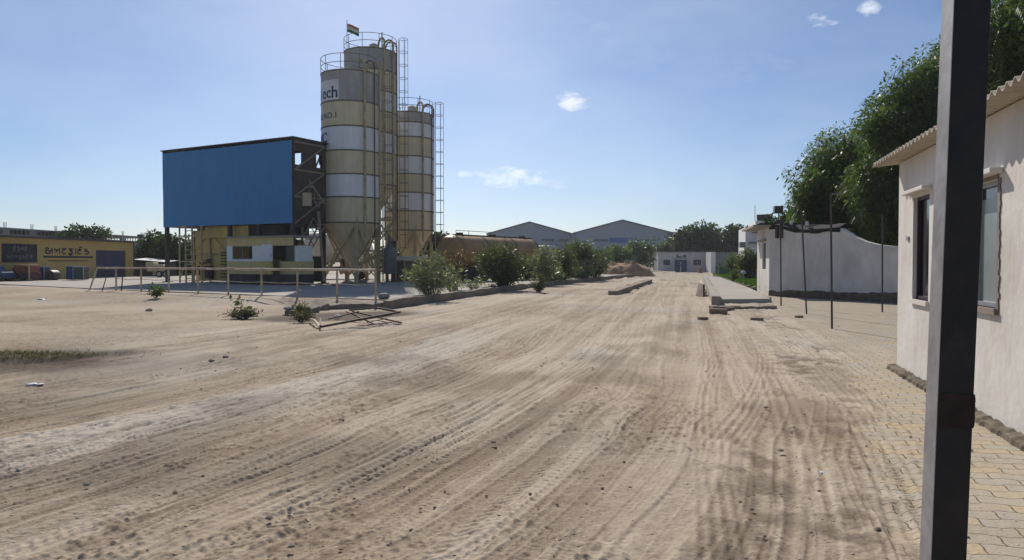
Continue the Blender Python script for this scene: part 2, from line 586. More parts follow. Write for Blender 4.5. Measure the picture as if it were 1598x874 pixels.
# ------------------------------------------------------------------ ground
def build_ground():
    ys = [-40, -25, -15, -8, -4, -1.5, .5, 1.6, 2.3]
    y = 2.8
    while y < 62:
        ys.append(y)
        y += max(.0125, y * y / 2500)
    k = 1.06
    while y < 4200:
        ys.append(y)
        y *= k
        k = min(1.25, k * 1.01)
    ys = np.array(ys)
    s = np.linspace(-.74, .74, 1080)
    ext = np.array([.8, .9, 1.05, 1.3, 1.8, 2.6, 4, 7])
    s = np.concatenate([-ext[::-1], s, ext])
    X = s[None, :] * (np.maximum(ys, 2)[:, None] + 4)
    Y = np.repeat(ys[:, None], len(s), 1)
    Z = T(X, Y)
    near = sstep(75, 45, Y)
    az = math.tan(R(13))
    wl = sstep(5.5, -2.5, X)
    U = X - az * Y + .0105 * np.maximum(0, 14 - Y) ** 2 * (0.25 + .75 * wl)
    road = sstep(-13, -8.5, U) * sstep(5.5, 3.0, U)              # where wheels run
    tone = .5 + (fbm(X * .35, Y * .35, 4, 3) - .5) * .9
    dist_fade = sstep(45, 18, Y)
    # gentle relief
    Z = Z + (fbm(X * .22, Y * .22, 3, 5) - .5) * .10 * near * sstep(2, 9, Y)
    Z = Z + (fbm(X * 1.1, Y * 1.1, 3, 7) - .5) * .035 * near
    # ruts drawn out along the driving line
    rut = fbm(U * 1.7, Y * .06, 3, 11)
    rut2 = fbm(U * 6, Y * .16, 3, 12)
    Z = Z + ((rut - .5) * .045 + (rut2 - .5) * .020) * road * near
    tone = tone + (rut2 - .5) * .8 * road + (rut - .5) * .5 * road
    rng = random.Random(5)
    lug_vis = sstep(11, 6.5, Y)
    press = np.zeros_like(Z)
    for i in range(84):
        uc = rng.uniform(-10.5, 3.6)
        w = rng.choice((.11, .13, .15, .17))
        off = math.tan(R(rng.gauss(0, 2.2)))
        amp, Lw, ph = rng.uniform(.02, .3), rng.uniform(6, 14), rng.uniform(0, 6)
        if i % 6 == 0:
            amp, Lw = rng.uniform(.5, 1.1), rng.uniform(3.5, 6)
        typ = rng.random()
        y0 = rng.uniform(-6, 20)
        y1 = y0 + rng.uniform(9, 40)
        c = uc + off * (Y - 12) + amp * np.sin(Y / Lw + ph)
        q = (U - c) / w
        sel = np.abs(q) < 1.6
        if not sel.any():
            continue
        q_ = q[sel]
        Yy = Y[sel]
        fade = sstep(y0, y0 + 2.5, Yy) * sstep(y1, y1 - 4, Yy) * sstep(.36, .58, fbm(X[sel] * 1.1, Yy * .7, 3, 30 + i) + .08)
        edge = sstep(1.25, .9, np.abs(q_))
        lip = np.exp(-((np.abs(q_) - 1.22) / .16) ** 2)
        dep = rng.uniform(.002, .008)
        h = -dep * edge + dep * .6 * lip
        if typ < .6:
            tone[sel] += .17 * np.cos(q_ * PI * 3.1) * edge * fade
            h = h + .0055 * np.cos(q_ * PI * 3.1) * edge
        else:
            per = rng.choice((.055, .07, .085))
            skew = rng.choice((-.9, .9)) * w
            side = np.sign(q_)
            vv = Yy + np.abs(q_) * skew + side * per * .25
            lug = np.tanh(3.2 * np.sin(2 * PI * vv / per)) * sstep(.06, .2, np.abs(q_))
            h = h + .0034 * lug * edge * lug_vis[sel] + .002 * np.cos(q_ * PI * 2) * edge
        Z[sel] += h * fade
        tone[sel] += (rng.uniform(-.08, .24) * edge + .16 * lip) * fade
        press[sel] = np.maximum(press[sel], edge * fade)
    # long sharp drag lines and steering scuffs
    wob = (fbm(X * .5, Y * .35, 3, 16) - .5) * 1.5
    ln = 1 - np.abs(2 * fbm((U + wob * .35) * 8, Y * .10, 3, 13) - 1)
    ln2 = 1 - np.abs(2 * fbm((U + wob * .2) * 20, Y * .22, 3, 14) - 1)
    lm = sstep(.38, .6, fbm(X * .6, Y * .3, 3, 15))
    Z = Z + (sstep(.80, 1, ln) * .012 + sstep(.8, 1, ln2) * .006 * lm) * road * near
    tone = tone + (sstep(.82, 1, ln) * .26 * sstep(.40, .6, fbm(X * .9, Y * .4, 3, 17)) + (sstep(.8, 1, ln2) - .3) * .22 * lm) * road
    # clods, crumbs
    cl = fbm(X * 25 + Y * 2, Y * 17, 3, 21)
    clm = sstep(.36, .58, fbm(X * .9 + 3, Y * .55, 3, 23))
    Z = Z + np.maximum(cl - .50, 0) * .055 * clm * (1 - .75 * press) * sstep(26, 8, Y)
    tone = tone - np.maximum(cl - .48, 0) * 1.1 * clm * dist_fade
    Z = Z + (fbm(X * 38, Y * 30, 2, 25) - .5) * .010 * sstep(15, 5, Y)
    # paving on the right
    bound = np.interp(Y, [0, 2.5, 4, 5.6, 8, 11, 15.2, 22.2, 40], [.85, 1.45, 1.98, 2.78, 3.68, 5.0, 6.35, 8.1, 14]) + (fbm(Y * .5, X * .5, 4, 41) - .5) * .8 + (fbm(Y * 3.5, X * 3.5, 3, 42) - .5) * .55
    pav = sstep(-.12, .22, X - bound)
    reveal = sstep(.56, .66, fbm(X * .8 + 5, Y * .5, 4, 44)) * sstep(2.4, 1.0, np.abs(X - .26 * Y - .2)) * sstep(16, 9, Y) * .65
    spill = sstep(.50, .68, fbm(X * 1.2 + 9, Y * .6, 4, 45)) * .75 * sstep(7.5, 13, Y)
    pav = np.clip(pav * (1 - spill), 0, 1)
    flat = sstep(0, .6, X - bound)
    base = T(X, Y)
    Z = np.where(flat > 0, base + (Z - base) * (1 - .82 * flat), Z)
    # edge of drifted soil against the paving
    Z = Z + .02 * np.exp(-((X - bound + .15) / .18) ** 2) * sstep(20, 8, Y)
    # left: scraped bank with dark soil and grass
    g1 = hit(40, 560)
    dk = np.exp(-(((X - g1.x - .2) / 1.9) ** 2 + ((Y - g1.y + .5) / 1.3) ** 2)) * (.55 + .5 * fbm(X * 4, Y * 3, 3, 57))
    ye = np.where(X < -7.4, 11.4, 11.5 + (X + 7.4) * 1.35) + (fbm(X * 1.1, Y * .5, 4, 51) - .5) * 1.5
    bank = sstep(0, .35, Y - ye) * sstep(-5.6, -7.0, X) * sstep(24, 13, Y)
    Z = Z + bank * .085
    gx_ = np.interp(Y, [4, 5, 6.5, 8, 10.2, 14, 20], [-6.2, -5.4, -4.6, -3.75, -2.95, -2.0, -.8]) + (fbm(Y * .7, X * .3, 3, 59) - .5) * .6
    gband = sstep(-.05, .12, X - gx_) * sstep(2.6, .6, X - gx_) * sstep(24, 12, Y)
    Z = Z + gband * ((fbm(X * 9, Y * 9, 3, 60) - .5) * .035 + .02)
    tone = tone + gband * (.10 + (fbm(X * 3, Y * 3, 3, 61) - .5) * .5)
    grey = gband * .8
    soft = sstep(.2, -.6, X - gx_) * sstep(18, 12, Y) * (1 - bank)
    tone = tone - soft * .14
    dark = np.clip(dk * 1.1 + sstep(.50, .68, fbm(X * .35 + 20, Y * .45, 4, 52)) * .34 * sstep(-2.5, -5, X) * sstep(14, 7, Y), 0, 1)
    dark = np.maximum(dark, .28 * sstep(.58, .76, fbm(X * .7 + 7, Y * .5, 4, 53)) * sstep(30, 12, Y) * (1 - pav))
    # washed out drain under the slab edge: dark soil plus painted recess shade
    pm = np.exp(-(((X + 5.1) / 2.2) ** 2 + ((Y - 21.9 - .45 * (X + 5) + (fbm(X, Y, 3, 58) - .5) * .8) / 2.0) ** 2) ** 3)
    Z = Z - .03 * pm
    dark = np.maximum(dark, pm)
    # strip of damp, littered soil beside the paving
    strip = np.exp(-((X - bound + .5) / .6) ** 2) * sstep(.40, .6, fbm(X * 2.2, Y * 1.1, 4, 55))
    dark = np.maximum(dark, strip * .5 * sstep(.35, .6, fbm(X * 7, Y * 5, 3, 56)))
    Z = np.where(Y > 62, T(X, Y), Z)
    n, mcol = X.shape
    me = bpy.data.meshes.new('ground')
    co = np.stack([X, Y, Z], -1).reshape(-1, 3).astype(np.float32)
    me.vertices.add(len(co))
    me.vertices.foreach_set('co', co.ravel())
    i = np.arange(n - 1)[:, None] * mcol + np.arange(mcol - 1)[None, :]
    q = np.stack([i, i + 1, i + mcol + 1, i + mcol], -1).reshape(-1).astype(np.int32)
    me.loops.add(len(q))
    me.loops.foreach_set('vertex_index', q)
    nf = len(q) // 4
    me.polygons.add(nf)
    me.polygons.foreach_set('loop_start', np.arange(nf, dtype=np.int32) * 4)
    me.polygons.foreach_set('use_smooth', np.ones(nf, bool))
    me.update(calc_edges=True)
    at = me.attributes.new('soil', 'FLOAT_COLOR', 'POINT')
    pav = np.where(grey > pav, -grey, pav)
    cc = np.stack([np.clip(tone, 0, 1), pav, dark, np.clip(np.maximum(reveal, pav), 0, 1)], -1).astype(np.float32)
    at.data.foreach_set('color', cc.ravel())
    o = bpy.data.objects.new('ground', me)
    col.objects.link(o)
    tag(o, 'pale dusty soil of the yard and road, scored by tyre tracks', 'ground', kind='structure')
    # material
    m = bpy.data.materials.new('dusty_soil_and_pavers')
    m.use_nodes = True
    nt = m.node_tree
    bs = nt.nodes['Principled BSDF']
    bs.inputs['Roughness'].default_value = .95
    bs.inputs['Specular IOR Level'].default_value = .15
    tc = N(nt, 'ShaderNodeTexCoord')
    at = N(nt, 'ShaderNodeAttribute', attribute_name='soil')
    sc = N(nt, 'ShaderNodeSeparateColor')
    lk(nt, at.outputs['Color'], sc.inputs[0])
    n1 = N(nt, 'ShaderNodeTexNoise')
    n1.inputs['Scale'].default_value = 5
    n1.inputs['Detail'].default_value = 9
    n1.inputs['Roughness'].default_value = .7
    lk(nt, tc.outputs['Object'], n1.inputs['Vector'])
    nf = N(nt, 'ShaderNodeTexNoise')
    nf.inputs['Scale'].default_value = 34
    nf.inputs['Detail'].default_value = 4
    nf.inputs['Roughness'].default_value = .75
    lk(nt, tc.outputs['Object'], nf.inputs['Vector'])
    f = mth(nt, 'ADD', sc.outputs[0], mth(nt, 'ADD', mth(nt, 'MULTIPLY', mth(nt, 'SUBTRACT', n1.outputs[0], .5), 1.1), mth(nt, 'MULTIPLY', mth(nt, 'SUBTRACT', nf.outputs[0], .5), 1.5)), clamp=True)
    rp = N(nt, 'ShaderNodeValToRGB')
    e = rp.color_ramp.elements
    e[0].position, e[0].color = .08, (.25, .188, .128, 1)
    e[1].position, e[1].color = .95, (.48, .40, .30, 1)
    e2 = e.new(.5)
    e2.color = (.385, .308, .222, 1)
    lk(nt, f, rp.inputs[0])
    # large drifts of greyish dust
    n2 = N(nt, 'ShaderNodeTexNoise')
    n2.inputs['Scale'].default_value = .22
    n2.inputs['Detail'].default_value = 5
    lk(nt, tc.outputs['Object'], n2.inputs['Vector'])
    mg = N(nt, 'ShaderNodeMix', data_type='RGBA')
    lk(nt, mth(nt, 'MAXIMUM', mth(nt, 'MULTIPLY', mth(nt, 'SUBTRACT', n2.outputs[0], .46), 4, clamp=True), mth(nt, 'MULTIPLY', sc.outputs[1], -1.0, clamp=True)), mg.inputs[0])
    lk(nt, rp.outputs[0], mg.inputs[6])
    hs = N(nt, 'ShaderNodeHueSaturation')
    hs.inputs['Saturation'].default_value = .72
    hs.inputs['Value'].default_value = 1.04
    lk(nt, rp.outputs[0], hs.inputs['Color'])
    lk(nt, hs.outputs[0], mg.inputs[7])
    # dark specks of gravel
    vo = N(nt, 'ShaderNodeTexVoronoi')
    vo.inputs['Scale'].default_value = 16
    lk(nt, tc.outputs['Object'], vo.inputs['Vector'])
    spk = mth(nt, 'MULTIPLY', mth(nt, 'SUBTRACT', .20, vo.outputs['Distance']), 8, clamp=True)
    wn = N(nt, 'ShaderNodeSeparateColor')
    lk(nt, vo.outputs['Color'], wn.inputs[0])
    spk = mth(nt, 'MULTIPLY', spk, mth(nt, 'GREATER_THAN', wn.outputs[0], .72))
    ms = N(nt, 'ShaderNodeMix', data_type='RGBA')
    lk(nt, mth(nt, 'MULTIPLY', spk, .6), ms.inputs[0])
    lk(nt, mg.outputs[2], ms.inputs[6])
    ms.inputs[7].default_value = (.14, .11, .09, 1)
    # dark soil, also the drain's painted shade
    md = N(nt, 'ShaderNodeMix', data_type='RGBA')
    lk(nt, mth(nt, 'MULTIPLY', mth(nt, 'MULTIPLY', sc.outputs[2], mth(nt, 'ADD', n1.outputs[0], .35)), 1.6, clamp=True), md.inputs[0])
    lk(nt, ms.outputs[2], md.inputs[6])
    md.inputs[7].default_value = (.10, .074, .053, 1)
    # wavy interlocking pavers
    mp = N(nt, 'ShaderNodeMapping')
    mp.inputs['Rotation'].default_value = (0, 0, R(13))
    lk(nt, tc.outputs['Object'], mp.inputs[0])
    s3 = N(nt, 'ShaderNodeSeparateXYZ')
    lk(nt, mp.outputs[0], s3.inputs[0])
    wx = mth(nt, 'MULTIPLY', mth(nt, 'SINE', mth(nt, 'MULTIPLY', s3.outputs[1], 2 * PI / .16)), .006)
    wy = mth(nt, 'MULTIPLY', mth(nt, 'SINE', mth(nt, 'MULTIPLY', s3.outputs[0], 2 * PI / .3)), .013)
    cb = N(nt, 'ShaderNodeCombineXYZ')
    lk(nt, mth(nt, 'ADD', s3.outputs[0], wx), cb.inputs[0])
    lk(nt, mth(nt, 'ADD', s3.outputs[1], wy), cb.inputs[1])
    br = N(nt, 'ShaderNodeTexBrick')
    br.offset = .5
    br.inputs['Scale'].default_value = 1
    br.inputs['Brick Width'].default_value = .3
    br.inputs['Row Height'].default_value = .16
    br.inputs['Mortar Size'].default_value = .0045
    br.inputs['Mortar Smooth'].default_value = .3
    br.inputs['Bias'].default_value = -.1
    br.inputs['Color1'].default_value = (.41, .375, .32, 1)
    br.inputs['Color2'].default_value = (.50, .39, .235, 1)
    br.inputs['Mortar'].default_value = (.10, .075, .05, 1)
    lk(nt, cb.outputs[0], br.inputs['Vector'])
    pd = N(nt, 'ShaderNodeMix', data_type='RGBA')          # dust film on pavers
    n4 = N(nt, 'ShaderNodeTexNoise')
    n4.inputs['Scale'].default_value = 1.3
    n4.inputs['Detail'].default_value = 8
    lk(nt, tc.outputs['Object'], n4.inputs['Vector'])
    lk(nt, mth(nt, 'ADD', mth(nt, 'MULTIPLY', mth(nt, 'SUBTRACT', n4.outputs[0], .42), 2.6, clamp=True), .22, clamp=True), pd.inputs[0])
    lk(nt, br.outputs['Color'], pd.inputs[6])
    pd.inputs[7].default_value = (.37, .315, .24, 1)
    mdust = N(nt, 'ShaderNodeMix', data_type='RGBA')       # joints stay dark
    lk(nt, mth(nt, 'MULTIPLY', br.outputs['Fac'], .7), mdust.inputs[0])
    lk(nt, pd.outputs[2], mdust.inputs[6])
    mdust.inputs[7].default_value = (.11, .082, .055, 1)
    fin = N(nt, 'ShaderNodeMix', data_type='RGBA')
    lk(nt, mth(nt, 'MAXIMUM', sc.outputs[1], 0.0), fin.inputs[0])
    lk(nt, md.outputs[2], fin.inputs[6])
    lk(nt, mdust.outputs[2], fin.inputs[7])
    jn = N(nt, 'ShaderNodeMix', data_type='RGBA')
    lk(nt, mth(nt, 'MULTIPLY', mth(nt, 'MULTIPLY', br.outputs['Fac'], at.outputs['Alpha']), .8), jn.inputs[0])
    lk(nt, fin.outputs[2], jn.inputs[6])
    jn.inputs[7].default_value = (.12, .088, .06, 1)
    lk(nt, jn.outputs[2], bs.inputs['Base Color'])
    n5 = N(nt, 'ShaderNodeTexNoise')
    n5.inputs['Scale'].default_value = 45
    n5.inputs['Detail'].default_value = 5
    lk(nt, tc.outputs['Object'], n5.inputs['Vector'])
    hgt = mth(nt, 'SUBTRACT', mth(nt, 'MULTIPLY', n5.outputs[0], .6), mth(nt, 'MULTIPLY', mth(nt, 'MULTIPLY', br.outputs['Fac'], at.outputs['Alpha']), 1.2))
    hgt = mth(nt, 'ADD', hgt, mth(nt, 'MULTIPLY', spk, .8))
    bp = N(nt, 'ShaderNodeBump')
    bp.inputs['Strength'].default_value = .8
    bp.inputs['Distance'].default_value = .012
    lk(nt, hgt, bp.inputs['Height'])
    lk(nt, bp.outputs[0], bs.inputs['Normal'])
    me.materials.append(m)
    return o


build_ground()


# plant yard slab and its kerb ------------------------------------------------
K0 = Vector((-4.25, 25.0))
K1 = Vector((1.3, 46.0))
K2 = Vector((8.3, 66.0))
K3 = Vector((17.5, 92.0))
M['yard'] = mat('dusty_yard_concrete', (.40, .365, .315), .93, .12, .5, .3, 8, dirt=(.29, .25, .20), damt=.5, dscale=.35)
yb_ = B()
ra, rb_ = RAIL_A, RAIL_B
rd = (rb_ - ra).normalized()
poly = [(K0.x - .05, K0.y + 1.5), (K1.x - .15, K1.y), (K2.x - .15, K2.y), (K3.x - .15, K3.y), (-14, 110), (-60, 105), (-60, 62), (-31, 45)]
NR = 14
rg = random.Random(2)
for i in range(NR + 1):
    p = rb_ + (ra - rb_) * i / NR
    n_ = Vector((-rd.y, rd.x))
    k = rg.uniform(-.12, .2)
    if i in (0, NR):
        k = .1
    poly.append((p.x + .25 - k * .3, p.y + .25 + k))
yb_.prism(poly, -.1, YZ)
tag(yb_.build('concrete_yard', 'yard'), 'pale dusty concrete slab under the batching plant', 'yard', kind='structure')


def wall_strip(name, pts, w, z0, z1, m, label, cat='kerb', jit=0.0, step=1.0, seed=1):
    b = B()
    rr = random.Random(seed)
    P_ = []
    for a, c in zip(pts[:-1], pts[1:]):
        n = max(1, int((c - a).length / step))
        for i in range(n):
            P_.append(a + (c - a) * i / n)
    P_.append(pts[-1])
    vs = []
    for i, p in enumerate(P_):
        d = (P_[min(i + 1, len(P_) - 1)] - P_[max(i - 1, 0)]).normalized()
        s = Vector((d.y, -d.x)) * w / 2
        j = rr.uniform(-jit, jit)
        vs += [(p.x - s.x, p.y - s.y, z0), (p.x + s.x, p.y + s.y, z0), (p.x + s.x * (1 + j), p.y + s.y * (1 + j), z1 + j * .1), (p.x - s.x, p.y - s.y, z1 + j * .1)]
    n = len(P_)
    fs = []
    for i in range(n - 1):
        for k in range(4):
            fs.append((i * 4 + k, i * 4 + (k + 1) % 4, (i + 1) * 4 + (k + 1) % 4, (i + 1) * 4 + k))
    fs += [(3, 2, 1, 0), tuple((n - 1) * 4 + k for k in range(4))]
    b.add(vs, fs)
    return tag(b.build(name, m, bevel=.015), label, cat)


kerb = wall_strip('kerb_wall', [K0, K1, K2, K3], .28, -.1, .31, 'kerb', 'long low concrete kerb between the bushes and the road', jit=.4)
# broken slab edge + pit west of the kerb corner
be = [Vector(hit(px, py)[:2]) for px, py in ((456, 492), (466, 490.5), (480, 488.5), (497, 484), (540, 481.5), (568, 480.5), (601, 481))]
wall_strip('broken_slab_edge', be, .5, -.3, .17, 'kerb', 'broken concrete lip of the yard above the fallen gate', 'concrete edge', jit=.6, step=.3, seed=8)
bl = B()
p = hit(598, 474)
bl.rock((p.x, p.y + .2, .30), .26, random.Random(4), .8)
tag(bl.build('concrete_lump', 'concrete_grey'), 'grey broken lump on the corner where railing meets kerb', 'rubble')

# ------------------------------------------------------------------ railing
rail = thing('pipe_railing', 'long rusty cream pipe railing in front of the concrete plant', 'railing', (ra.x, ra.y, .2))
RL = (rb_ - ra).length
posts_px = (592, 526, 464, 408, 356, 309, 263, 220, 181, 152)
ts = [along(ra, rd, p) for p in posts_px]
ts[0] = 0
top = B()
mid = B()
prev = None
for i, t in enumerate(ts):
    p = ra + rd * t
    q = Vector((p.x - ra.x, p.y - ra.y, 1.12 - .0 * i))
    b = B()
    lean = -.45 if i == 9 else 0
    b.tube((q.x + lean, q.y, -.12), (q.x, q.y, q.z), .042, n=8)
    b.build('post', 'railpaint', rail, smooth=True)
    if prev is not None:
        sag = -.015
        top.path([prev, (prev + q) / 2 + Vector((0, 0, sag)), q], .045, 8)
        mz = Vector((0, 0, .52))
        if i < 9:
            mid.path([prev - mz, (prev + q) / 2 - mz + Vector((0, 0, -.03)), q - mz], .015, 6)
    prev = q
top.build('top_rail', 'railpaint', rail, smooth=True)
mid.build('middle_rail', 'railpaint', rail, smooth=True)

# bent loose frame at the left end of the railing
fr = B()
P1, P2, P3, P4 = hit(189, 459), hit(158, 458), hit(166, 455), hit(187, 459)
d_ = 35.2
q1, q2 = pt(189, 459.5, d_), pt(158, 457.0, d_)
u1, u2 = pt(192, 424.5, d_ + .3), pt(168, 424.5, d_ + .3)
fr.path([q2, q1, u1], .028, 6)
fr.path([u2, pt(159, 456, d_)], .022, 6)
fr.path([u2, u1], .024, 6)
tag(fr.build('bent_frame', 'rust_steel', smooth=True), 'bent rusty tube frame leaning on the left end of the railing', 'metal frame')

# fallen gate ------------------------------------------------------------
g = thing('fallen_gate', 'collapsed rusty gate frame lying in the drain at the kerb corner', 'gate', hit(560, 500))


def gp(px, py, z=0.06):
    r = ray(px, py)
    k = (z - CAM_H) / r.z
    return Vector((r.x * k, r.y * k, z)) - Vector(g.location)


b = B()
A_, B_, C_, D_ = gp(500, 510, .10), gp(624, 487, .30), gp(588, 480.5, .34), gp(478, 490, .16)
b.beam(A_, B_, .05, .05)
b.beam(B_, C_, .05, .05)
b.beam(C_, gp(545, 484, .3), .045, .045)
b.beam(A_ + Vector((0, 0, .02)), gp(500, 497, .14), .04, .04)
b.build('frame', 'rust_steel', g)
b = B()
b.beam(gp(549.6, 485.7, .28), gp(627, 504, .05), .035)
b.beam(gp(540, 486, .25), gp(585, 506, .04), .03)
b.beam(gp(560, 500, .12), gp(612, 491, .2), .03)
b.beam(gp(572, 503, .06), gp(604, 497, .14), .02)
b.beam(gp(512, 498, .14), gp(560, 486, .28), .03)
b.beam(gp(556, 509, .03), gp(612, 503, .03), .02)
b.build('crossbar', 'rust_steel', g)
b = B()
pts_ = [gp(480, 500, .05), gp(484, 498, .1), gp(490, 499.5, .12), gp(495, 505, .1), gp(499, 511, .05)]
b.path(pts_, .03, 8)
b.build('curved_tube', 'cream', g, smooth=True)
pr = thing('loose_pipe', 'grey pipe propped on the fallen gate frame', 'pipe', hit(505, 490))
b = B()
b.tube(pt(488, 474, 26.6) - Vector(pr.location), pt(526, 496, 22.5) - Vector(pr.location), .045, n=8)
b.build('pipe_body', 'steel_grey', pr, smooth=True)
b = B()
p = hit(526, 503)
b.rock((p.x, p.y, .10), .12, random.Random(14), 1.2)
tag(b.build('plaster_lump', 'white'), 'small white lump sitting in the fallen gate', 'rubble')
pc = B()
p = hit(452, 491)
pc.rock((p.x, p.y, .17), .2, random.Random(15), .5)
p2 = hit(441, 494)
tag(pc.build('pale_rubble_piece', 'concrete'), 'pale flat rubble piece left of the fallen gate', 'rubble')


# ------------------------------------------------------------------ silos
def silo(name_label, cx, cy, Rr, zt, zc, bands, ladder_az, pipe_azs, tower_sections, letter=False, flag=False):
    t = thing('cement_silo', name_label, 'silo', (cx, cy, YZ), 0, 'striped cement silos of the batching plant')
    o = YZ
    zt -= o
    zc -= o
    bands = sorted(bands)
    b = B()
    prof = []
    seams = []
    for (z0, z1, mi) in bands:
        z0 -= o
        z1 -= o
        prof.append((Rr, z0, mi))
        prof.append((Rr, (z0 + z1) / 2, mi))
        seams.append(z0)
    prof.append((Rr, zt, 2))
    prof.append((Rr * .55, zt + .22, 2))
    prof.append((0.01, zt + .3, 2))
    b.lathe(prof, n=56)
    body = b.build('tank', ['silo_yellow', 'silo_white', 'silo_grime'], t, smooth=True)
    s = B()
    for z in seams + [zt]:
        s.lathe([(Rr + .004, z - .05), (Rr + .035, z - .03), (Rr + .035, z + .03), (Rr + .004, z + .05)], n=56)
    s.build('seam', 'seam', body, smooth=True)
    b = B()
    zb = bands[0][0] - o
    b.lathe([(Rr * .97, zb), (.22, zc), (.2, zc - .3), (.01, zc - .3)], n=40)
    b.build('hopper_cone', 'silo_yellow', t, smooth=True)
    # legs
    a0 = R(22)
    L = []
    for k in range(4):
        a = a0 + k * PI / 2
        p = Vector((Rr * .94 * math.cos(a), Rr * .94 * math.sin(a), 0))
        L.append(p)
        lb = B()
        lb.beam(p + Vector((0, 0, -.05)), p + Vector((0, 0, zb + .35)), .24, .24)
        lb.box(p.x - .25, p.x + .25, p.y - .25, p.y + .25, -.05, .04)
        lb.build('leg', 'ylw_steel', t)
    br = B()
    ns = tower_sections
    for k in range(4):
        p, q = L[k], L[(k + 1) % 4]
        for j in range(ns):
            za = zb * j / ns + .3
            zb2 = zb * (j + 1) / ns - .12
            br.beam(p + Vector((0, 0, za)), q + Vector((0, 0, zb2)), .09, .09)
            br.beam(q + Vector((0, 0, za)), p + Vector((0, 0, zb2)), .09, .09)
            br.beam(p + Vector((0, 0, zb2)), q + Vector((0, 0, zb2)), .11, .11)
    br.build('bracing', 'ylw_steel', t)
    # top railing
    r = B()
    for zz in (.5, 1.02):
        ring = [(Rr * math.cos(2 * PI * i / 36), Rr * math.sin(2 * PI * i / 36), zt + zz) for i in range(37)]
        r.path(ring, .022, 5)
    for i in range(10):
        a = 2 * PI * i / 10 + .2
        r.tube((Rr * math.cos(a), Rr * math.sin(a), zt - .05), (Rr * math.cos(a), Rr * math.sin(a), zt + 1.02), .022, n=5)
    r.build('top_railing', 'steel_grey', t, smooth=True)
    # ladder with safety cage
    a = R(ladder_az)
    d = Vector((math.cos(a), math.sin(a), 0))
    s_ = Vector((-d.y, d.x, 0))
    r0 = Rr + .18
    lad = B()
    for sg in (-1, 1):
        lad.tube(d * r0 + s_ * .2 * sg + Vector((0, 0, .1)), d * r0 + s_ * .2 * sg + Vector((0, 0, zt + 1.1)), .025, n=5)
    z = .3
    while z < zt + .9:
        lad.tube(d * r0 + s_ * .2 + Vector((0, 0, z)), d * r0 - s_ * .2 + Vector((0, 0, z)), .014, n=5)
        z += .3
    ladder = lad.build('ladder', 'ylw_steel', t)
    cg = B()
    z = 2.4
    hoops = []
    while z < zt + 1.15:
        pts = [d * (r0 + .32 - .32 * math.cos(th)) + s_ * (.36 * math.sin(th)) + Vector((0, 0, z)) for th in [R(30 + 300 * i / 8) for i in range(9)]]
        cg.path(pts, .018, 4)
        hoops.append(pts)
        z += .95
    for k in (2, 4, 6):
        cg.path([h[k] for h in hoops], .016, 4)
    cg.build('cage', 'steel_grey', ladder)
    # fill pipes rising up the shell and bending over the top
    for pa, rr in pipe_azs:
        a = R(pa)
        d = Vector((math.cos(a), math.sin(a), 0))
        b = B()
        zz = zt + .75
        P_ = [d * (Rr + .12) + Vector((0, 0, 2.9)), d * (Rr + .12) + Vector((0, 0, zz - .35))]
        for i in range(1, 7):
            th = PI * i / 6
            P_.append(d * (Rr + .12 - .42 * (1 - math.cos(th))) + Vector((0, 0, zz - .35 + .42 * math.sin(th))))
        P_.append(P_[-1] - Vector((0, 0, .4)))
        b.path(P_, rr, 10)
        b.build('fill_pipe', 'ylw_steel' if rr > .052 else 'steel_dark', t, smooth=True)
    # small filter housing on top
    b = B()
    b.lathe([(.34, zt + .2), (.34, zt + .75), (.2, zt + .85), (.01, zt + .85)], c=(.2, .3, 0), n=20)
    b.tube((.9, -.3, zt), (.9, -.3, zt + 1.5), .05, n=6)
    b.build('dust_filter', 'silo_grime', t, smooth=True)
    if flag:
        b = B()
        fx = -Rr * .78
        b.tube((fx, -Rr * .55, zt), (fx, -Rr * .55, zt + 2.15), .022, n=6)
        fp = b.build('flag_pole', 'steel_grey', t)
    if letter:
        def wrap(s, size, a_end, z, bold):
            vs, fs = text_mesh(s, size, bold)
            xm = max(v[0] for v in vs)
            a_face = math.atan2(-cy, -cx)
            res = []
            for v in vs:
                ang = a_face + a_end - (xm - v[0]) / Rr
                rr = Rr + .012
                res.append((rr * math.cos(ang), rr * math.sin(ang), z - o + v[1]))
            return res, fs
        # angles grow to the right of the face turned to the road
        lb = B()
        for (s, size, ae, z, bd) in (('UltraTech', 1.0, R(-25.5), pt(520, 152, 46.3).z, .02), ('INDIA\'S NO.1 CEMENT'[0:12], .52, R(-28), pt(520, 184, 46.3).z, .006), ('RMC', .88, R(-51), pt(508, 223, 46.8).z, .02)):
            lb.add(*wrap(s, size, ae, z, bd))
        pb = B()
        a_face = math.atan2(-cy, -cx)
        vs = []
        for i in range(25):
            ang = a_face + R(-23) - i * R(5)
            vs += [((Rr + .006) * math.cos(ang), (Rr + .006) * math.sin(ang), pt(520, 155.5, 46.3).z - o), ((Rr + .006) * math.cos(ang), (Rr + .006) * math.sin(ang), pt(520, 124, 46.3).z - o)]
        fs = [(2 * i, 2 * i + 2, 2 * i + 3, 2 * i + 1) for i in range(24)]
        pb.add(vs, fs)
        pn = pb.build('painted_panel', 'silo_white', body, smooth=True)
        l = lb.build('lettering', 'letter_blue', body)
    return t


def bands(d, Rr, ys, mats_):
    zs = [pt(600, y, d - Rr * .93).z for y in ys]
    return [(zs[i + 1], zs[i], mats_[i]) for i in range(len(mats_))], zs[0]


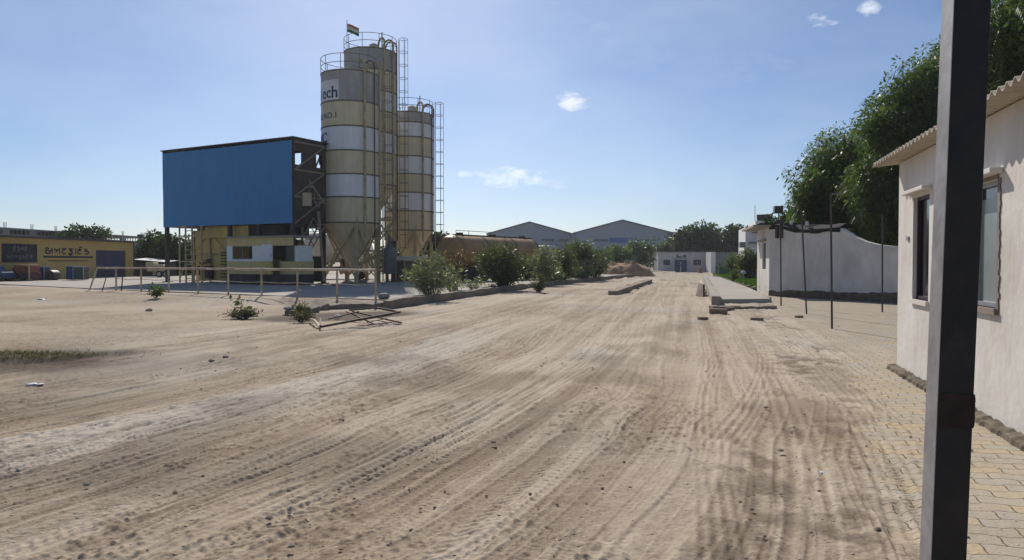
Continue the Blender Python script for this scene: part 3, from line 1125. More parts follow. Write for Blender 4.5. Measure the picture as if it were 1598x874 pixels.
s1 = pt(547, 107, 48)
bd, s1.z = bands(48, 1.87, (109, 157, 196, 234, 271, 307, 347), (2, 0, 1, 0, 1, 0))
silo('nearest striped silo with lettering high on its shell', s1.x, 48, 1.87, s1.z, 1.55, bd,
     20, ((-52, .075), (-30, .04), (-12, .07)), 1, letter=True)
s2 = pt(578, 72, 54)
bd, s2.z = bands(54, 1.88, (74, 107, 140, 172, 205, 237, 287), (2, 0, 1, 0, 1, 0))
silo('tallest striped silo carrying a small flag on its rim', s2.x, 54, 1.88, s2.z, 4.6, bd,
     4, ((-50, .071), (-26, .075), (-10, .05)), 3, flag=True)
s3 = pt(638, 173, 58)
bd, s3.z = bands(58, 1.88, (174, 190, 213, 243, 271, 300, 329, 359), (2, 1, 0, 1, 0, 1, 0))
silo('shorter striped silo standing next to the ochre tanker', s3.x, 58, 1.88, s3.z, 1.7, bd,
     4, ((-50, .071), (-20, .05), (-8, .045)), 1)

# flag on the tallest silo
fl = thing('flag', 'small saffron, white and green flag flying over the tallest silo', 'flag', (s2.x - 1.88 * .78 + .03, 54 - 1.88 * .55, s2.z + 1.3), 0)
for k, (nm, mm) in enumerate((('green_stripe', 'green_cloth'), ('white_stripe', 'clothwhite'), ('saffron_stripe', 'saffron'))):
    b = B()
    b.sheet(lambda u, v, k=k: (u * .82, .06 * math.sin(u * 7), k * .2 + v * .2 - .30 * u + .03 * math.sin(u * 6)), 10, 1)
    b.build(nm, mm, fl, smooth=True, solid=.006)
b = B()
b.lathe([(.06, -.012), (.085, -.012), (.085, .012), (.06, .012)], c=(.4, .03, .18), n=14, axis=(0, 1, 0))
b.build('wheel_emblem', 'letter_blue', fl)

# ------------------------------------------------------------------ blue clad batching building
R0 = pt(457, 348, 44)
L0 = pt(256, 356, 49.6)
R0 = Vector((R0.x, R0.y, 0))
L0 = Vector((L0.x, L0.y, 0))
bl_len = (R0 - L0).length
ang = math.atan2((R0 - L0).y, (R0 - L0).x)
bld = thing('plant_building', 'raised blue sheet clad batching building on steel columns', 'building', (R0.x, R0.y, YZ), ang)
zb, ztp, zr = 3.93 - YZ, 8.85 - YZ, 9.0 - YZ
DEP = 2.8


def corr_wall(b, x0, x1, y, z0, z1, pitch=.2, amp=.012, flip=1):
    n = int((x1 - x0) / pitch * 4)
    def fn(u, v):
        x = x0 + (x1 - x0) * u
        ph = (x / pitch) % 1
        h = amp * (1 if ph < .25 else (0 if ph < .5 else (0 if ph < .75 else 1)))
        return (x, y + flip * h, z0 + (z1 - z0) * v)
    b.sheet(fn, n, 1)


def bx(px, off=.0):
    """local x on the building's front line for picture column px"""
    D = Vector(((R0 - L0).x, (R0 - L0).y)).normalized()
    n = Vector((-D.y, D.x)) * off
    A = Vector((R0.x, R0.y)) + n
    return along(A, D, px)
b = B()
corr_wall(b, -bl_len, 0, -.05, zb, zb + 2.6)
corr_wall(b, -bl_len, 0, -.062, zb + 2.55, ztp)

b.build('front_cladding', 'blue_sheet', bld)
b = B()
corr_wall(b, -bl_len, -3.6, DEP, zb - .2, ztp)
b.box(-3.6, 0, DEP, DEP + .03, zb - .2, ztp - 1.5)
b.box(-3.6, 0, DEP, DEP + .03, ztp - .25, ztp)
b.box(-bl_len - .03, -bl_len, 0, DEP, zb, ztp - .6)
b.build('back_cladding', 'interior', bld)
b = B()
b.box(-bl_len - .12, .2, -.14, DEP + .4, zr, zr + .06)
for i in range(7):
    x = -bl_len + bl_len * i / 6
    b.box(x - .06, x + .06, -.02, DEP, zr - .14, zr - .002)
b.build('roof', 'dark_sheet', bld)
for i, x in enumerate((-bl_len + .15, -bl_len * .47, -bl_len * .25, -.12)):
    for y in (.12, DEP - .12):
        b = B()
        b.box(x - .11, x + .11, y - .11, y + .11, 0, zr - .15)
        b.box(x - .25, x + .25, y - .25, y + .25, 0, .05)
        b.build('column', 'dark_sheet', bld)
b = B()
b.box(-bl_len + .1, 0, .1, DEP - .05, zb + .0, zb + .12)
b.box(-bl_len + .1, 0, .02, .12, zb + 1.5, zb + 1.6)
b.build('deck', 'interior', bld)
b = B()
for (z0, z1) in ((zb, zb + 1.6), (zb + 1.6, zb + 3.2), (zb + 3.2, zr - .2)):
    b.beam((0, .15, z0), (0, DEP - .1, z1), .09)
    b.beam((0, .15, z1), (0, DEP - .1, z1), .1)
    b.beam((-.9, DEP - .15, z0), (0, DEP - .15, z1), .07)
b.beam((-.5, DEP + .02, zr - 1.25), (-.5, DEP + .02, zr), .06)
b.build('side_bracing', 'dull_steel', bld)
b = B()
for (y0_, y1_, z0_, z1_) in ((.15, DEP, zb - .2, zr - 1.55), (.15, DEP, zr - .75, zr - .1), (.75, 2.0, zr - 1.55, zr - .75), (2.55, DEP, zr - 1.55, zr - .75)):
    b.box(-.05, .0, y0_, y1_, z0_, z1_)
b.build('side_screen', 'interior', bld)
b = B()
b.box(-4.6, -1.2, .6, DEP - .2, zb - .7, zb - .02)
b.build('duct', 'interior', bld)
b = B()
b.box(bx(352, 2.0), bx(452, 2.0), DEP - .12, DEP - .02, 0, zb - .9)  # added dark sheet, blocks the bright opening under the building
b.build('light_block_screen', 'interior', bld)
b = B()
b.box(bx(311), bx(378), .5, DEP - .2, zb - .75, zb - .02)
b.build('feed_trough', 'yellow', bld)

# weigh hoppers under the building (mustard machine)
hp = thing('aggregate_hopper', 'mustard steel hopper machine beneath the blue building', 'hopper', (R0.x, R0.y, YZ), ang)
x0, x1 = bx(303, .8), bx(356, .8)
b = B()
b.box(x0, x1, .8, 2.3, 1.9, 3.45)
b.box(x0 + .1, x1 - .05, .85, 2.2, .12, 1.86)
b.box(x1 + .02, x1 + 1.1, .9, 2.2, 2.7, 3.3)
b.build('bin_body', 'yellow', hp, bevel=.02)
b = B()
xm = (x0 + x1) / 2
for a_, c_ in (((x0 + .1, .78, 2.0), (xm, .78, 3.3)), ((x1 - .1, .78, 2.0), (xm, .78, 3.3)), ((x0, .78, 1.87), (x1, .78, 1.87))):
    b.beam(a_, c_, .09, .05)
for x in (x0 + .05, xm, x1 - .05):
    b.box(x - .06, x + .06, .72, .79, 0, 3.45)
b.build('stiffener', 'ylw_steel', hp)
b = B()
b.tube((x0 + .9, .6, 1.3), (x0 + 1.8, .6, 1.45), .12, n=10)
b.tube((x0 + .7, .6, 1.1), (x0 + .7, .6, .5), .1, n=10)
b.box(x0 + 1.5, x0 + 1.95, .4, .75, .3, 1.1)
b.build('discharge_gear', 'maroon', hp)
b = B()
for k in range(9):
    b.box(x1 - .35, x1 + .15, .5, .7, .35 + k * .2, .42 + k * .2)
b.build('grating', 'steel_dark', hp)

# access ladder frame left of hopper
lf = thing('access_ladder', 'tall yellow access ladder frame under the left of the blue building', 'ladder', (R0.x, R0.y, YZ), ang)
xa, xb_, xc = bx(281, -.4), bx(290.5, -.4), bx(300.5, -.4)
b = B()
for x in (xa, xb_, xc, xc + .9):
    b.box(x - .04, x + .04, -.45, -.37, 0, 3.7)
b.box(xa, xc + .9, -.44, -.38, 3.0, 3.08)
b.box(xa, xc + 1.3, -.44, -.38, 1.35, 1.42)
b.box(xa, xb_, -.44, -.38, 3.62, 3.7)
b.beam((xa, -.41, .3), (xb_, -.41, 1.3), .05)
b.build('frame', 'ylw_steel', lf)
b = B()
for k in range(11):
    b.box(xb_ + .04, xc - .04, -.43, -.39, .25 + k * .31, .30 + k * .31)
b.build('rung', 'ylw_steel', lf)

# control cabin ----------------------------------------------------------
cab = thing('control_cabin', 'white and mustard control cabin on a dark plinth under the blue sheets', 'cabin', (R0.x, R0.y, YZ), ang)
OFF = -.9
cx0, cxm, cx1 = bx(354, OFF), bx(408, OFF), bx(457, OFF)
cx1 = min(cx1, cxm + 2.9)
zf, zt_ = .62, 2.82
b = B()
b.box(cx0, cxm, OFF, OFF + .08, zf, zf + .78, 0)          # lower mustard
wx0, wx1 = bx(363, OFF), bx(394, OFF)
b.box(cx0, wx0, OFF, OFF + .08, zf + .78, zt_ - .5, 1)
b.box(wx1, cxm, OFF, OFF + .08, zf + .78, zt_ - .5, 1)
b.box(wx0, wx1, OFF + .0, OFF + .08, zf + .78, zf + .9, 1)
b.box(cx0, cx1, OFF, OFF + .08, zt_ - .5, zt_, 0)
b.box(cx0, cx0 + .08, OFF + .08, OFF + 1.7, zf, zt_, 0)
dx1 = bx(425.5, OFF)
b.box(dx1 + .04, cx1, OFF + .5, OFF + .58, zf, zf + .78, 0)
b.box(cx1 - .35, cx1, OFF + .5, OFF + .58, zf + .78, zt_ - .5, 1)
b.box(cx0, cx1, OFF + 1.62, OFF + 1.7, zf, zt_ - 1.3, 0)
b.box(cx1 - .08, cx1, OFF + .58, OFF + 1.62, zf, zf + .78, 0)
b.box(cx1 - .08, cx1, OFF + .58, OFF + 1.62, zf + .78, zt_ - .5, 1)
b.build('wall', ['cabin_yellow', 'cabin_white'], cab)
b = B()
b.box(cxm + .03, dx1, OFF - .03, OFF + .04, zf + .78, zt_ - .42, 1)
b.box(cxm + .03, dx1, OFF - .03, OFF + .04, zf, zf + .779, 0)
dr = b.build('door', ['yellow', 'silo_white'], cab)
b = B()
b.tube((dx1 - .12, OFF - .05, zf + 1.05), (dx1 - .12, OFF - .05, zf + 1.2), .015, n=6)
b.build('handle', 'steel_dark', dr)
b = B()
for (a_, c_) in ((wx0, wx0 + .06), (wx1 - .06, wx1), ((wx0 + wx1) / 2 - .03, (wx0 + wx1) / 2 + .03)):
    b.box(a_, c_, OFF + .01, OFF + .06, zf + .9, zt_ - .5)
b.box(wx0, wx1, OFF + .012, OFF + .058, zf + .9, zf + .96)
b.box(wx0, wx1, OFF + .012, OFF + .058, zt_ - .56, zt_ - .5)
b.build('window_frame', 'steel_grey', cab)
b = B()
b.box(dx1 + .15, cx1 - .38, OFF + .52, OFF + .56, zf + .8, zt_ - .52)
b.build('side_window', 'glass_dark', cab)
b = B()
b.box(cx0 - .1, cx1 + .25, OFF - .12, OFF + 1.8, zt_, zt_ + .09)
b.build('roof', 'concrete', cab)
b = B()
b.box(cx0 - .1, cx1 + .1, OFF + .1, OFF + 1.6, 0, zf)
b.box(cx0 + 1.7, cx0 + 2.5, OFF - .05, OFF + .1, 0, zf - .02)
b.build('plinth', 'interior', cab)

# conveyor / skip truss right of the building ------------------------------
cv = thing('skip_conveyor', 'inclined lattice skip conveyor between blue building and nearest silo', 'conveyor', pt(480, 440, 45.2))
o_ = Vector(cv.location)
def w(px, py, d=45.2):
    return pt(px, py, d) - o_
b = B()
def truss(b, p, q, wd, n, r=.07):
    d = (q - p)
    s = Vector((d.z, 0, -d.x)).normalized() * wd
    b.beam(p + s, q + s, r)
    b.beam(p - s, q - s, r)
    for i in range(n):
        a, c = p + d * i / n, p + d * (i + 1) / n
        b.beam(a + s, c - s, r * .6)
        b.beam(a - s, c + s, r * .6)
truss(b, w(499, 345), w(461, 412, 44.6), .42, 6)
truss(b, w(463, 262), w(503, 322), .22, 5)
b.build('truss', 'dull_steel', cv)
b = B()
b.beam(w(497, 330), w(506, 440, 45.2), .14)
b.beam(w(474, 300), w(470, 440), .12)
b.beam(w(458, 287), w(488, 292), .16)
b.beam(w(460, 340), w(500, 360), .08)
b.beam(w(462, 425), w(500, 345), .08)
b.build('support', 'dull_steel', cv)
b = B()
p = w(480, 312)
b.box(p.x - .32, p.x + .32, p.y - .5, p.y - .2, p.z - .4, p.z + .4)
b.build('control_box', 'cream', cv, bevel=.02)
b = B()
p, q = w(458, 438), w(500, 400)
b.box(p.x, q.x, p.y + .2, p.y + .5, .0, q.z)
b.build('base_wall', 'interior', cv)

# low brown bin wall and grey drum beneath the silos ---------------------------
A = pt(604, 440, 50)
Bp = pt(668, 440, 53)
bw = thing('bin_wall', 'low brown aggregate bin wall below the right silo', 'wall', (A.x, A.y, YZ), math.atan2((Bp - A).y, (Bp - A).x))
Lw = (Bp - A).xy.length
b = B()
b.box(.6, Lw, 0, .3, 0, 1.45)
b.build('wall_panel', mat('brown_steel_plate', (.15, .115, .085), .85, .2, 1.5, .2), bw, bevel=.02)
b = B()
for i in range(4):
    b.box(.7 + i * .8, .8 + i * .8, -.08, 0, 0, 1.4)
b.build('stiffener', 'ylw_steel', bw)
b = B()
b.beam((1.2, .12, 1.62), (Lw + .1, .12, 1.62), .10, .28)
b.build('top_beam', 'truck_white', bw)
dc = thing('grey_drum', 'grey steel drum with cone top beneath the silos', 'drum', (pt(608, 440, 49).x, 49, YZ))
b = B()
b.lathe([(.01, .55), (.42, .6), (.46, .7), (.46, 2.1), (.2, 2.45), (.08, 2.6), (.08, 3.1), (.01, 3.1)], n=24)
b.build('drum_body', 'steel_grey', dc, smooth=True)
for k in range(3):
    a = k * 2.1
    b = B()
    b.tube((.35 * math.cos(a), .35 * math.sin(a), 0), (.35 * math.cos(a), .35 * math.sin(a), .7), .04, n=6)
    b.build('leg', 'steel_dark', dc)
b = B()
p = pt(590, 440, 50.3)
cnv = thing('screw_conveyor', 'slanting dark screw conveyor tube between silo legs', 'conveyor', (p.x, 50.3, YZ))
b.tube((-2.6, 0, .6), (1.0, .3, 2.3), .14, n=10)
b.build('tube_body', 'ylw_steel', cnv, smooth=True)
b = B()
b.box(.8, 1.2, .1, .5, 2.3, 2.8)
b.build('motor', 'steel_dark', cnv, bevel=.02)

# rubble heap low under the nearest silo
rg = random.Random(33)
for i, (px, py, r_, lab) in enumerate(((545, 443, .3, 'pale sack like lump under the nearest silo, left one'), (565, 441, .35, 'largest pale cement lump under the nearest silo'),
                                     (600, 444, .2, 'small dark topped lump at the right leg of nearest silo'), (520, 446, .16, 'small flat lump on the shaded slab before the silo'))):
    r = ray(px, py)
    k = (YZ - CAM_H) / r.z
    b = B()
    b.rock((r.x * k, r.y * k, YZ + .05), r_, rg, .6)
    tag(b.build('cement_lump', 'concrete'), lab, 'lump', group='cement lumps under the silos')

# ------------------------------------------------------------------ mixer truck behind the silos
mx_ = thing('mixer_truck', 'white concrete mixer truck parked behind the silo legs', 'truck', (pt(535, 440, 59).x, 59.5, YZ))
o_ = Vector(mx_.location)
b = B()
pA = pt(478, 378, 59.5) - o_
pB = pt(541, 397, 59.5) - o_
Ld = (pB - pA).length
b.lathe([(.01, 0), (.75, .0), (.95, .3), (1.22, Ld * .28), (1.22, Ld * .5), (.7, Ld * .98), (.45, Ld * 1.0), (.01, Ld)], c=tuple(pA), n=32, axis=tuple((pB - pA).normalized()))
b.build('drum', 'truck_white', mx_, smooth=True)
b = B()
b.box(-3.6, 2.6, -.45, .45, .75, 1.0)
b.box(-.2, .2, -.6, .6, 1.0, 1.7)
b.build('chassis', 'steel_dark', mx_)
p = pt(567, 400, 59.5) - o_
b = B()
b.prism([(p.x - .9, -1.1), (p.x + .75, -1.1), (p.x + .75, 1.1), (p.x - .9, 1.1)], .7, 2.05)
b.add([(p.x - .9, -1.1, 2.05), (p.x + .75, -1.1, 2.05), (p.x + .75, 1.1, 2.05), (p.x - .9, 1.1, 2.05), (p.x - .85, -1.0, 2.85), (p.x + .5, -1.0, 2.85), (p.x + .5, 1.0, 2.85), (p.x - .85, 1.0, 2.85)],
      [(0, 1, 5, 4), (1, 2, 6, 5), (2, 3, 7, 6), (3, 0, 4, 7), (4, 5, 6, 7)])
cb_ = b.build('cab', 'truck_white', mx_, bevel=.05)
b = B()
b.box(p.x - .6, p.x + .35, -1.09, -1.04, 2.08, 2.65)
b.build('side_window', 'glass_dark', cb_)
for x in (-3.0, -1.9, p.x):
    b = B()
    b.lathe([(.01, -.16), (.3, -.16), (.5, -.13), (.5, .13), (.3, .16), (.01, .16)], c=(x, -.95, .5), n=20, axis=(0, 1, 0))
    b.build('wheel', 'rubber', mx_, smooth=True)

# ------------------------------------------------------------------ tanker trailers
def tanker(label, A, Bq, rad, ztop, mt, group):
    L = (Bq - A).length
    t = thing('tanker_trailer', label, 'tanker', (A.x, A.y, YZ), math.atan2((Bq - A).y, (Bq - A).x), group)
    zc = ztop - YZ - rad
    b = B()
    prof = [(.01, -.0), (rad * .55, .08), (rad * .85, .25), (rad, .6)]
    for i in range(1, 12):
        prof.append((rad * (1.0 - .06 * math.sin(PI * i / 12 * 1.0) * 0), .6 + (L - 1.2) * i / 12))
    prof += [(rad, L - .6), (rad * .85, L - .25), (rad * .55, L - .08), (.01, L)]
    b.lathe(prof, c=(0, 0, zc), n=36, axis=(1, 0, 0))
    tk = b.build('tank', mt, t, smooth=True)
    b = B()
    for x in (.7, L * .33, L * .66, L - .7):
        b.lathe([(rad + .002, x - .05), (rad + .03, x - .04), (rad + .03, x + .04), (rad + .002, x + .05)], c=(0, 0, zc), n=36, axis=(1, 0, 0))
    b.build('band', 'seam', tk, smooth=True)
    b = B()
    b.box(.8, L - .5, -.28, .28, zc + rad - .02, zc + rad + .05)
    for x in (1.6, L * .5, L - 1.5):
        b.lathe([(.26, 0), (.26, .14), (.01, .16)], c=(x, 0, zc + rad + .03), n=14)
    b.path([(.8, -.3, zc + rad + .3), (L * .45, -.3, zc + rad + .3)], .02, 5)
    for x in (.8, L * .2, L * .45):
        b.tube((x, -.3, zc + rad), (x, -.3, zc + rad + .3), .02, n=5)
    b.build('walkway', 'rust_steel', t)
    # hopper cones below
    for x in (L * .2, L * .5, L * .8):
        b = B()
        b.lathe([(.01, .45), (.12, .45), (.12, .55), (rad * .75, zc - rad * .55)], c=(x, 0, 0), n=18)
        b.build('discharge_cone', mt, t, smooth=True)
    b = B()
    b.box(.3, L - .2, -.5, -.35, .78, .98)
    b.box(.3, L - .2, .35, .5, .78, .98)
    b.box(.3, .55, -.9, .9, .3, .95)
    b.box(.9, 2.5, -1.05, -.9, .35, .9)
    b.build('chassis', 'steel_dark', t)
    for x in (1.1, 2.2, 3.3, L - 1.0, L - 2.2):
        for s in (-1, 1):
            b = B()
            b.lathe([(.01, -.2), (.28, -.2), (.33, -.15), (.5, -.18), (.52, 0), (.5, .18), (.28, .2), (.01, .2)], c=(x, s * .9, .52), n=20, axis=(0, 1, 0))
            b.build('wheel', 'rubber', t, smooth=True)
    return t


tA = pt(695, 440, 50)
tB = pt(830, 440, 59.5)
tanker('ochre bulk cement tanker with rusty sides behind the kerb bushes', Vector((tA.x, 50, 0)), Vector((tB.x, 59.5, 0)), 1.12, pt(700, 366, 50.2).z, 'tank', None)

tk = thing('truck', 'small white cab truck parked beyond the ochre tanker', 'truck', (pt(850, 440, 64).x, 64, YZ), R(-30))
b = B()
b.prism([(-1.1, -1.0), (1.0, -1.0), (1.0, 1.0), (-1.1, 1.0)], .6, 2.15)
b.build('cab', 'truck_white', tk, bevel=.12)
b = B()
b.box(-1.0, .9, -.93, .93, 2.15, 2.62)
b.box(-.95, .85, -.85, .85, 2.62, 2.75)
b.build('cab_roof', 'truck_white', tk, bevel=.1)
b = B()
b.box(-.9, .8, -1.02, -.99, 1.5, 2.05)
b.build('windscreen', 'glass_dark', tk)
b = B()
b.box(-1.2, 1.1, 1.0, 5.5, .6, .9)
b.box(-1.15, 1.05, 1.2, 5.4, .9, 1.9)
b.build('load_bed', 'ylw_steel', tk)
for x in (-.95, .85):
    for y in (-.2, 4.2):
        b = B()
        b.lathe([(.01, -.15), (.25, -.15), (.45, -.12), (.45, .12), (.25, .15), (.01, .15)], c=(x, y, .45), n=18, axis=(1, 0, 0))
        b.build('wheel', 'rubber', tk, smooth=True)

# ------------------------------------------------------------------ foliage
def make_mesh_quads(name, V, var, mt, parent=None):
    """V: (n,4,3) array"""
    n = len(V)
    me = bpy.data.meshes.new(name)
    me.vertices.add(n * 4)
    me.vertices.foreach_set('co', V.reshape(-1).astype(np.float32))
    me.loops.add(n * 4)
    me.loops.foreach_set('vertex_index', np.arange(n * 4, dtype=np.int32))
    me.polygons.add(n)
    me.polygons.foreach_set('loop_start', np.arange(n, dtype=np.int32) * 4)
    me.update(calc_edges=True)
    a = me.attributes.new('var', 'FLOAT', 'POINT')
    a.data.foreach_set('value', np.repeat(np.clip(var, 0, 1), 4).astype(np.float32))
    me.materials.append(mt)
    o = bpy.data.objects.new(name, me)
    col.objects.link(o)
    if parent:
        o.parent = parent
    return o


def leaves(centres, crad, per, size, rs, droop=.3, aspect=.32, flat=.75, cvar=None, frond=0):
    """centres (k,3); returns quads and var"""
    k = len(centres)
    n = k * per
    c = np.repeat(centres, per, 0)
    rad = np.repeat(crad, per)
    g = rs.normal(size=(n, 3))
    g /= np.linalg.norm(g, axis=1)[:, None] + 1e-9
    rr = rs.uniform(0, 1, n) ** .45
    off = g * (rad * rr)[:, None]
    off[:, 2] *= flat
    p = c + off
    d = g * .8 + rs.normal(size=(n, 3)) * .55
    d[:, 2] -= droop * 1.6
    d /= np.linalg.norm(d, axis=1)[:, None] + 1e-9
    r_ = rs.normal(size=(n, 3))
    s = np.cross(d, r_)
    s /= np.linalg.norm(s, axis=1)[:, None] + 1e-9
    L = size * rs.uniform(.6, 1.4, n)
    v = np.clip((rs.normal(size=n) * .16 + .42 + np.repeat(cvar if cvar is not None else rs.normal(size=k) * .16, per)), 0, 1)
    if frond:
        # each frond: several leaflets either side of a drooping rib
        qs, vs = [], []
        nrm = np.cross(d, s)
        for j in range(frond):
            t = (j + .5) / frond
            base = p + d * (L * t)[:, None] + np.array([0, 0, -1.0]) * (L * t * t * droop * 1.0)[:, None]
            for sg in (-1, 1):
                ld = s * sg * .85 + d * .45
                ld = ld + np.array([0, 0, -.35])
                ll = L * .34 * (1 - .45 * t)
                w_ = d * (ll * .17)[:, None]
                q = np.stack([base - w_, base + ld * (ll * .5)[:, None] - w_ * 1.1, base + ld * ll[:, None], base + ld * (ll * .5)[:, None] + w_ * 1.1], 1)
                qs.append(q)
                vs.append(v)
        return np.concatenate(qs), np.concatenate(vs)
    W_ = L * aspect * .5
    mid = p + d * (L * .5)[:, None]
    tip = p + d * L[:, None]
    q = np.stack([p, mid + s * W_[:, None], tip, mid - s * W_[:, None]], 1)
    return q, v


def blob_points(blobs, n, rs, shell=.5):
    vol = np.array([b[3] * b[4] * b[5] for b in blobs]) ** .8
    idx = rs.choice(len(blobs), n, p=vol / vol.sum())
    bb = np.array(blobs)[idx]
    g = rs.normal(size=(n, 3))
    g /= np.linalg.norm(g, axis=1)[:, None]
    r = rs.uniform(0, 1, n) ** shell
    return bb[:, :3] + g * bb[:, 3:6] * r[:, None]


def tree(label, loc, blobs, ncl, crad, per, size, mt, seed, cat='tree', name='tree', trunk=.18, group=None, droop=.3, aspect=.32, frond=0, bark='bark', fork=.35, nb=12, stems=1, crown='crown'):
    rs = np.random.RandomState(seed)
    t = thing(name, label, cat, loc, 0, group)
    bl = [(b[0] - loc[0], b[1] - loc[1], b[2] - loc[2], b[3], b[4], b[5]) for b in blobs]
    c = blob_points(bl, ncl, rs)
    c = c[c[:, 2] > .05]
    rad = crad * rs.uniform(.55, 1.3, len(c))
    zs = c[:, 2]
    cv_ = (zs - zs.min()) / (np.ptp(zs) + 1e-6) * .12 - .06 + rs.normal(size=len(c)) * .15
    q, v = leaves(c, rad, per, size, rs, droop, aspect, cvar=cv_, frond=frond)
    if frond:
        q2, v2 = leaves(c, rad * 1.05, int(per * 4.5), size * .42, rs, .35, .42, cvar=cv_ - .06)
        q, v = np.concatenate([q, q2]), np.concatenate([v, v2])
    q[:, :, 2] = np.maximum(q[:, :, 2], .02)
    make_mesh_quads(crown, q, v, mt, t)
    b = B()
    cen = np.mean(np.array(bl)[:, :3], 0)
    pick = c[rs.choice(len(c), min(nb, len(c)), replace=False)]
    for s in range(stems):
        base = Vector((rs.normal() * .12 * (stems > 1), rs.normal() * .12 * (stems > 1), -.1))
        fk = Vector((cen[0] * fork + base.x, cen[1] * fork + base.y, cen[2] * fork))
        b.tube(base, fk, trunk, trunk * .75, n=8)
        for p in pick[s::stems]:
            p = Vector(p)
            m_ = fk.lerp(p, .5) + Vector((rs.normal() * .1, rs.normal() * .1, .12 * (p - fk).length))
            b.tube(fk, m_, trunk * .45, trunk * .28, n=5)
            b.tube(m_, p, trunk * .28, trunk * .08, n=5)
    b.build('trunk', bark, t, smooth=True)
    return t


def E(px0, px1, py0, py1, d, dd=None):
    """ellipsoid filling a picture box at depth d"""
    a, b2 = pt(px0, py1, d), pt(px1, py0, d)
    rx = (b2.x - a.x) / 2
    return ((a.x + b2.x) / 2, d, (a.z + b2.z) / 2, rx, dd or rx, (b2.z - a.z) / 2)


# big trees on the right behind the hut wall
b1 = [E(1238, 1300, 298, 362, 40), E(1290, 1420, 290, 392, 43), E(1345, 1430, 215, 330, 39), E(1300, 1345, 340, 392, 41), E(1330, 1420, 340, 395, 41), E(1240, 1330, 225, 330, 40), E(1262, 1375, 205, 300, 41), E(1300, 1400, 260, 370, 40), E(1240, 1290, 270, 345, 39), E(1255, 1400, 300, 372, 42)]
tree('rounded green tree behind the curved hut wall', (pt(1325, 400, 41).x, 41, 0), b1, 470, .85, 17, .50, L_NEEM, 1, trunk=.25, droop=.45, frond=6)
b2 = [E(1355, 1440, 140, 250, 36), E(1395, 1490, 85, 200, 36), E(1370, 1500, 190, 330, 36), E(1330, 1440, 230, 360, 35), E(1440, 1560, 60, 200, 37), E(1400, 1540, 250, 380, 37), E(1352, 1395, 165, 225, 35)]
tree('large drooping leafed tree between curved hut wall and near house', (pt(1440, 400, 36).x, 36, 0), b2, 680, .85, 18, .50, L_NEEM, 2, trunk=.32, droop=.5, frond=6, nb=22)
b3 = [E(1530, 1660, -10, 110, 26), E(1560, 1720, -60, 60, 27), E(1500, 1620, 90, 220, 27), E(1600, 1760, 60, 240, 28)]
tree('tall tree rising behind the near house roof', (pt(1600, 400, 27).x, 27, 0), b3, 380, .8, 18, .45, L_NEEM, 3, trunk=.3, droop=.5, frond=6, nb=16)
b4 = [E(1205, 1262, 322, 365, 46), E(1225, 1300, 330, 375, 47), E(1190, 1225, 335, 362, 45)]
tree('small dark tree showing above the hut roof junk', (pt(1235, 400, 46).x, 46, 0), b4, 60, .45, 40, .28, L_DARK, 4, trunk=.12, droop=.4, aspect=.4)

# dense dark trees far behind the white store
for i, (x0, x1, y0, y1, d, lab) in enumerate(((1040, 1100, 352, 402, 140, 'dark dense tree behind the left half of the white store'),
                                             (1068, 1140, 346, 402, 138, 'tallest dark dense tree behind the white store door'),
                                             (1125, 1185, 352, 402, 135, 'dark dense tree beside the white two storey villa'))):
    bb = [E(x0, x1, y0 + 8, y1, d), E(x0 + 8, x0 + 38, y0, y0 + 30, d - 1), E(x1 - 40, x1 - 8, y0 + 2, y0 + 32, d + 1), E(x0 - 4, x1, y0 + 25, y1 + 12, d)]
    tree(lab, (pt((x0 + x1) / 2, 409, d).x, d, 0), bb, 170, 1.0, 45, .55, L_DARK, 10 + i, group='dark trees behind the white store', trunk=.35, aspect=.55)
# mid green trees in front of the warehouses
for i, (x0, x1, y0, y1, d, lab, mt) in enumerate((
        (880, 925, 376, 425, 95, 'upright palm like green tree in front of the left warehouse corner', L_PALE),
        (905, 950, 382, 428, 98, 'feathery tree with thin crown between the two warehouses', L_PALE),
        (945, 985, 380, 412, 108, 'dusty green tree behind the left of the sand heap', L_PALE),
        (975, 1018, 374, 412, 112, 'bright green feathery tree behind the sand heap', L_PALE),
        (1008, 1048, 372, 418, 122, 'green tree touching the left end of the white store', L_BUSH))):
    bb = [E(x0, x1, y0 + 8, y1, d), E(x0 + 4, x0 + 24, y0, y0 + 22, d), E(x1 - 24, x1 + 2, y0 + 4, y0 + 24, d)]
    tree(lab, (pt((x0 + x1) / 2, 409, d).x, d, 0), bb, 75, .65, 30, .5, mt, 30 + i, group='trees in front of the warehouses', trunk=.14, aspect=.3, droop=.4)
